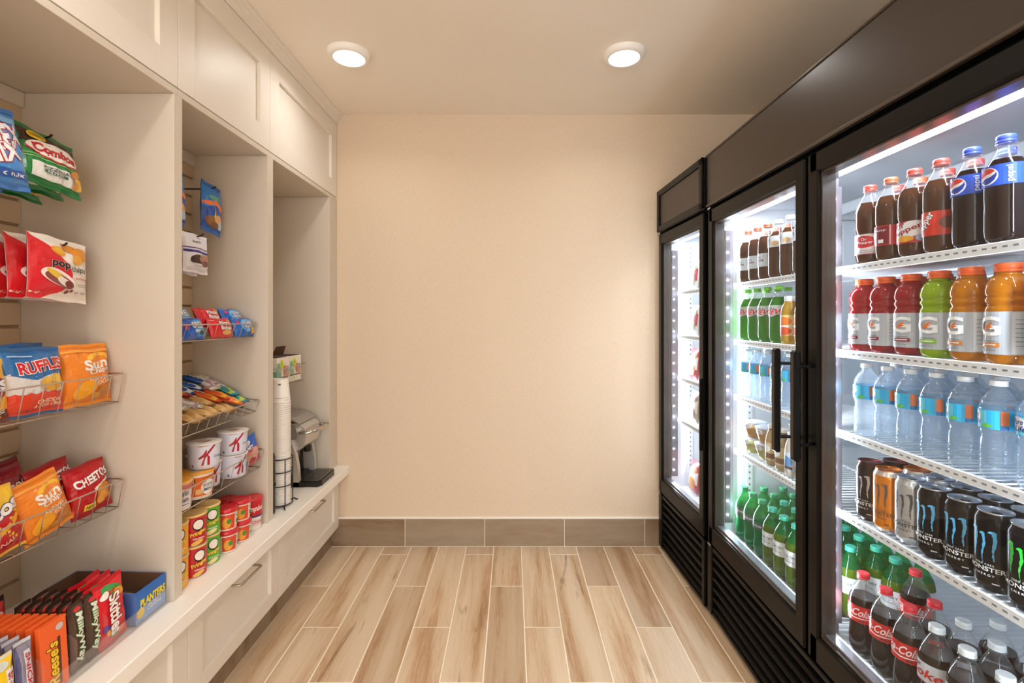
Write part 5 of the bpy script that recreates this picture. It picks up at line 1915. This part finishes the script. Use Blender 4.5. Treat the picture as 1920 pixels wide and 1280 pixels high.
for k, y in enumerate((1.66, 1.735, 1.81, 1.885)):
    inst('camp', MK['camp'], 'tall red and white soup cup, %s from the camera in the back row' % ORD[k], (-1.115, y, zt), RZ, group=GS)
for k, y in enumerate((1.50, 1.58)):
    inst('camp', MK['camp'], 'tall soup cup behind the %s crisp cans' % ('yellow' if k == 0 else 'red'), (-1.130, y, zt), RZ, group=GS)

# ---------------------------------------------------------------- far bay
# paper cups: an upside-down stack in a black wire holder
CX, CY = -1.030, 2.135
CUPH = .105


def paper_cup():
    r = empty('paper_cup')
    r['category'] = 'cup'
    mb = MB()
    mb.lathe([(.0415, .0), (.0430, .001), (.0430, .004), (.0412, .005), (.0325, CUPH - .002), (.0315, CUPH), (.030, CUPH), (.030, CUPH - .006), (.0, CUPH - .006)], P('efe9e1', .5), 36, cap0=False, cap1=False)
    mb.build('cup_wall', r)
    return r


def paper_cup_top():
    r = paper_cup()
    mb = MB()
    Rf = lambda v: .0412 + (.0325 - .0412) * v / CUPH
    art(mb, lambda u, v, off: ((Rf(v) + off) * math.sin(u / .037), -(Rf(v) + off) * math.cos(u / .037), v), .1, CUPH, [('t', 'kitchen to go', .45, .22, .52, .055, '7a746c'), ('t', 'coffee', .62, .13, .22, .035, '9a948c'), ('r', .28, .76, .40, .82, '4a443c')], (.006, .02))
    mb.build('printing', r)
    return r


z = ZT + .010
NC = 48
for k in range(NC):
    inst('pcup', paper_cup, 'white paper cup nested in the tall stack, under the top cup', (CX, CY, z), 0, group='paper cups in the tall stack')
    z += .0093
inst('pcupt', paper_cup_top, 'white paper cup with grey print, topmost of the tall stack', (CX, CY, z + .0005), RZ - .8)

hd = empty('cup_holder', (CX, CY, ZT))
tag(hd, 'black wire cup holder around the paper cup stack', 'cup holder')
M_BW = P('1c1712', .4, .3)
mb = MB()
R = .050
for zz in (.012, .095, .155, .212):
    ring = [(CX + R * math.cos(a), CY + R * math.sin(a), ZT + zz) for a in [2 * PI * i / 32 for i in range(32)]]
    mb.tube(ring, .0022, M_BW, 6, closed=True)
for a in [i * PI / 3 + .3 for i in range(6)]:
    mb.tube([(CX + R * math.cos(a), CY + R * math.sin(a), ZT + .012), (CX + R * math.cos(a), CY + R * math.sin(a), ZT + .212)], .0022, M_BW, 6)
kid(mb, 'wire_frame', hd)
for a in (-.9, .9, PI):
    mb = MB()
    c_, s_ = math.cos(a), math.sin(a)
    mb.tube([(CX + R * c_, CY + R * s_, ZT + .012), (CX + (R + .012) * c_, CY + (R + .012) * s_, ZT + .014), (CX + (R + .020) * c_, CY + (R + .020) * s_, ZT + .008), (CX + (R + .024) * c_, CY + (R + .024) * s_, ZT + .0032), (CX + (R + .030) * c_, CY + (R + .030) * s_, ZT + .006)], .0028, M_BW, 8)
    kid(mb, 'foot', hd)
# black lid dispenser beside it
ld = empty('lid_dispenser', (-1.050, 2.040, ZT))
tag(ld, 'black round lid dispenser between the cups and the side panel', 'dispenser')
mb = MB()
mb.lathe([(.036, .001), (.040, .003), (.040, .235), (.037, .250), (.028, .258), (.0, .260)], P('1a1816', .45), 32, (-1.050, 2.040, ZT), cap0=True, cap1=False)
kid(mb, 'body', ld)
mb = MB()
mb.lathe([(.0402, .0), (.0425, .001), (.0425, .010), (.0402, .011)], M_BLK, 32, (-1.050, 2.040, ZT + .115), cap0=False, cap1=False)
kid(mb, 'ring', ld)

# coffee machine
KX0, KX1 = -1.285, -1.055      # back and front of the tower
KY0, KY1 = 2.355, 2.575
kc = empty('coffee_machine', (-1.15, (KY0 + KY1) / 2, ZT))
tag(kc, 'silver and black single-serve coffee machine with curved arms', 'coffee machine')
M_SIL = P('d2cdc6', .3, .45)
M_SIL2 = P('b4aea8', .25, .6)
M_KB = P('17140f', .28)


def profX(pts):
    return pts


def kbox(name, poly, y0, y1, mat, parent=kc, label=None):
    mb = MB()
    mb.prism([(x, ZT + z) for x, z in poly], 'y', y0, y1, mat)
    o = kid(mb, name, parent, label)
    bv = o.modifiers.new('edge', 'BEVEL')
    bv.width = .004
    bv.segments = 2
    bv.limit_method = 'ANGLE'
    return o


kbox('base', [(KX0, .002), (-1.02, .002), (-1.02, .024), (KX0, .030)], KY0, KY1, M_KB, label='black base')
kbox('water_tank', [(KX0, .030), (-1.165, .030), (-1.155, .20), (-1.165, .30), (KX0, .31)], KY0 + .008, KY1 - .008, M_KB, label='dark water tank')
kbox('column', [(-1.165, .030), (-1.105, .030), (-1.110, .19), (-1.155, .22)], KY0 + .03, KY1 - .03, P('6a625c', .2, .9), label='brushed steel column front')
for y0, y1 in ((KY0, KY0 + .026), (KY1 - .026, KY1)):
    kbox('side_arm', [(-1.075, .004), (-1.045, .004), (-1.050, .09), (-1.062, .16), (-1.085, .235), (-1.115, .275), (-1.150, .285), (-1.150, .255), (-1.120, .22), (-1.098, .16), (-1.082, .09)], y0, y1, M_SIL, label='curved silver side arm')
kbox('brew_head', [(-1.160, .175), (-1.050, .178), (-1.028, .200), (-1.020, .240), (-1.028, .285), (-1.060, .308), (-1.160, .315)], KY0 + .022, KY1 - .022, M_SIL, label='rounded silver brew head')
kbox('head_side', [(-1.150, .235), (-1.060, .235), (-1.050, .262), (-1.060, .290), (-1.090, .303), (-1.150, .310)], KY0 - .003, KY0 + .024, M_SIL2)
kbox('top_lid', [(KX0, .306), (-1.165, .314), (-1.085, .322), (-1.048, .306), (-1.050, .312), (-1.088, .334), (-1.165, .348), (KX0 + .01, .345)], KY0 + .010, KY1 - .010, P('b5afa8', .3, .5), label='grey top cover')
kbox('lid_vent', [(KX0 + .02, .345), (-1.18, .349), (-1.18, .352), (KX0 + .02, .349)], KY0 + .03, KY1 - .05, M_KB)
mb = MB()
yc = (KY0 + KY1) / 2
hz = ZT + .262
mb.tube([(-1.060, KY0 + .010, hz), (-1.010, KY0 + .012, hz + .004), (-.978, KY0 + .030, hz + .010), (-.965, yc, hz + .014), (-.978, KY1 - .030, hz + .010), (-1.010, KY1 - .012, hz + .004), (-1.060, KY1 - .010, hz)], [.008, .008, .009, .010, .009, .008, .008], P('cfc9c2', .15, 1.0), 12)
kid(mb, 'handle', kc, 'chrome lift handle')
mb = MB()
mb.lathe([(.016, .0), (.020, .006), (.020, .028)], M_KB, 20, (-1.05, yc, ZT + .150))
kid(mb, 'spout', kc)
# drip tray
mb = MB()
mb.prism([(-1.045, KY0 + .006), (-.955, KY0 + .004), (-.943, KY0 + .03), (-.943, KY1 - .03), (-.955, KY1 - .004), (-1.045, KY1 - .006)][::1], 'z', ZT + .001, ZT + .026, M_KB)
kid(mb, 'drip_tray', kc, 'black drip tray')
mb = MB()
mb.prism([(-1.045, KY0 + .012), (-.958, KY0 + .010), (-.950, KY0 + .034), (-.950, KY1 - .034), (-.958, KY1 - .010), (-1.045, KY1 - .012)], 'z', ZT + .0262, ZT + .029, P('6f6a66', .2, 1.0))
for k in range(7):
    y = KY0 + .045 + k * .022
    mb.box(-1.03, -.965, y - .002, y + .002, ZT + .029, ZT + .0294, M_KB)
kid(mb, 'drip_grate', kc, 'polished metal drip grate')

# tea cartons in the far basket
tea = [('r', 0, .0, 1, .22, 'f0ece6'), ('r', 0, .22, 1, .27, '6a2c1c'), ('r', 0, .27, .35, .8, '7ab89c'), ('e', .38, .76, .16, .16, 'd8e02c'), ('e', .38, .76, .08, .08, 'a8c020'), ('e', .62, .5, .14, .2, 'e07a2c'), ('e', .82, .46, .12, .2, '9aa0c8'), ('e', .92, .36, .1, .14, 'e8b078'), ('r', .3, .05, .36, .25, 'c8d82c'), ('t', 'TEA', .2, .52, .2, .12, W_)]


def tea_carton():
    r = empty('tea_carton')
    r['category'] = 'carton'
    w, d, h = .122, .09, .125
    mb = MB()
    mb.box(-w / 2, w / 2, -d / 2, d / 2, 0, h, P('efe8de', .45), .0008)
    art(mb, flat_surf(-d / 2), w, h, tea, None, off0=.0005)
    art(mb, lambda u, v, off: (-w / 2 - off, -u, v), d, h, [('r', 0, 0, 1, .22, 'e8dccc'), ('e', .5, .6, .3, .25, 'd87a4a'), ('r', 0, .3, 1, .5, '8ac0a4')], None, off0=.0005)
    mb.box(-w / 2 + .004, w / 2 - .004, -d / 2 + .004, d / 2 - .004, h, h + .0006, P('3a2418', .8))
    mb.build('carton_box', r)
    mb = MB()
    # lid flap standing up and back
    mb.add([(-w / 2, d / 2, h), (w / 2, d / 2, h), (w / 2 * .8, d / 2 - .018, h + .045), (-w / 2 * .8, d / 2 - .018, h + .045), (-w / 2, d / 2 + .0015, h), (w / 2, d / 2 + .0015, h), (w / 2 * .8, d / 2 - .0165, h + .045), (-w / 2 * .8, d / 2 - .0165, h + .045)],
           [(0, 1, 2, 3), (7, 6, 5, 4), (0, 4, 5, 1), (1, 5, 6, 2), (2, 6, 7, 3), (3, 7, 4, 0)], P('5a3a24', .8))
    mb.build('flap', r, fixn=True)
    return r


for k, y in enumerate((2.265, 2.395)):
    inst('tea', tea_carton, ['open tea carton in the wire basket, nearer the paper cups', 'open tea carton at the far side of the wire basket'][k],
         (-1.125, y, .978), RZ, group='open tea cartons in the wire basket')
place_hang('wht', mkw, 'small white bag hanging high in the far bay', -1.300, 2.12, 1.575, .140, tilt=-.2, roll=.1)
peg(-1.437, -1.27, 2.12, 1.57, 'black peg hook high in the far bay')
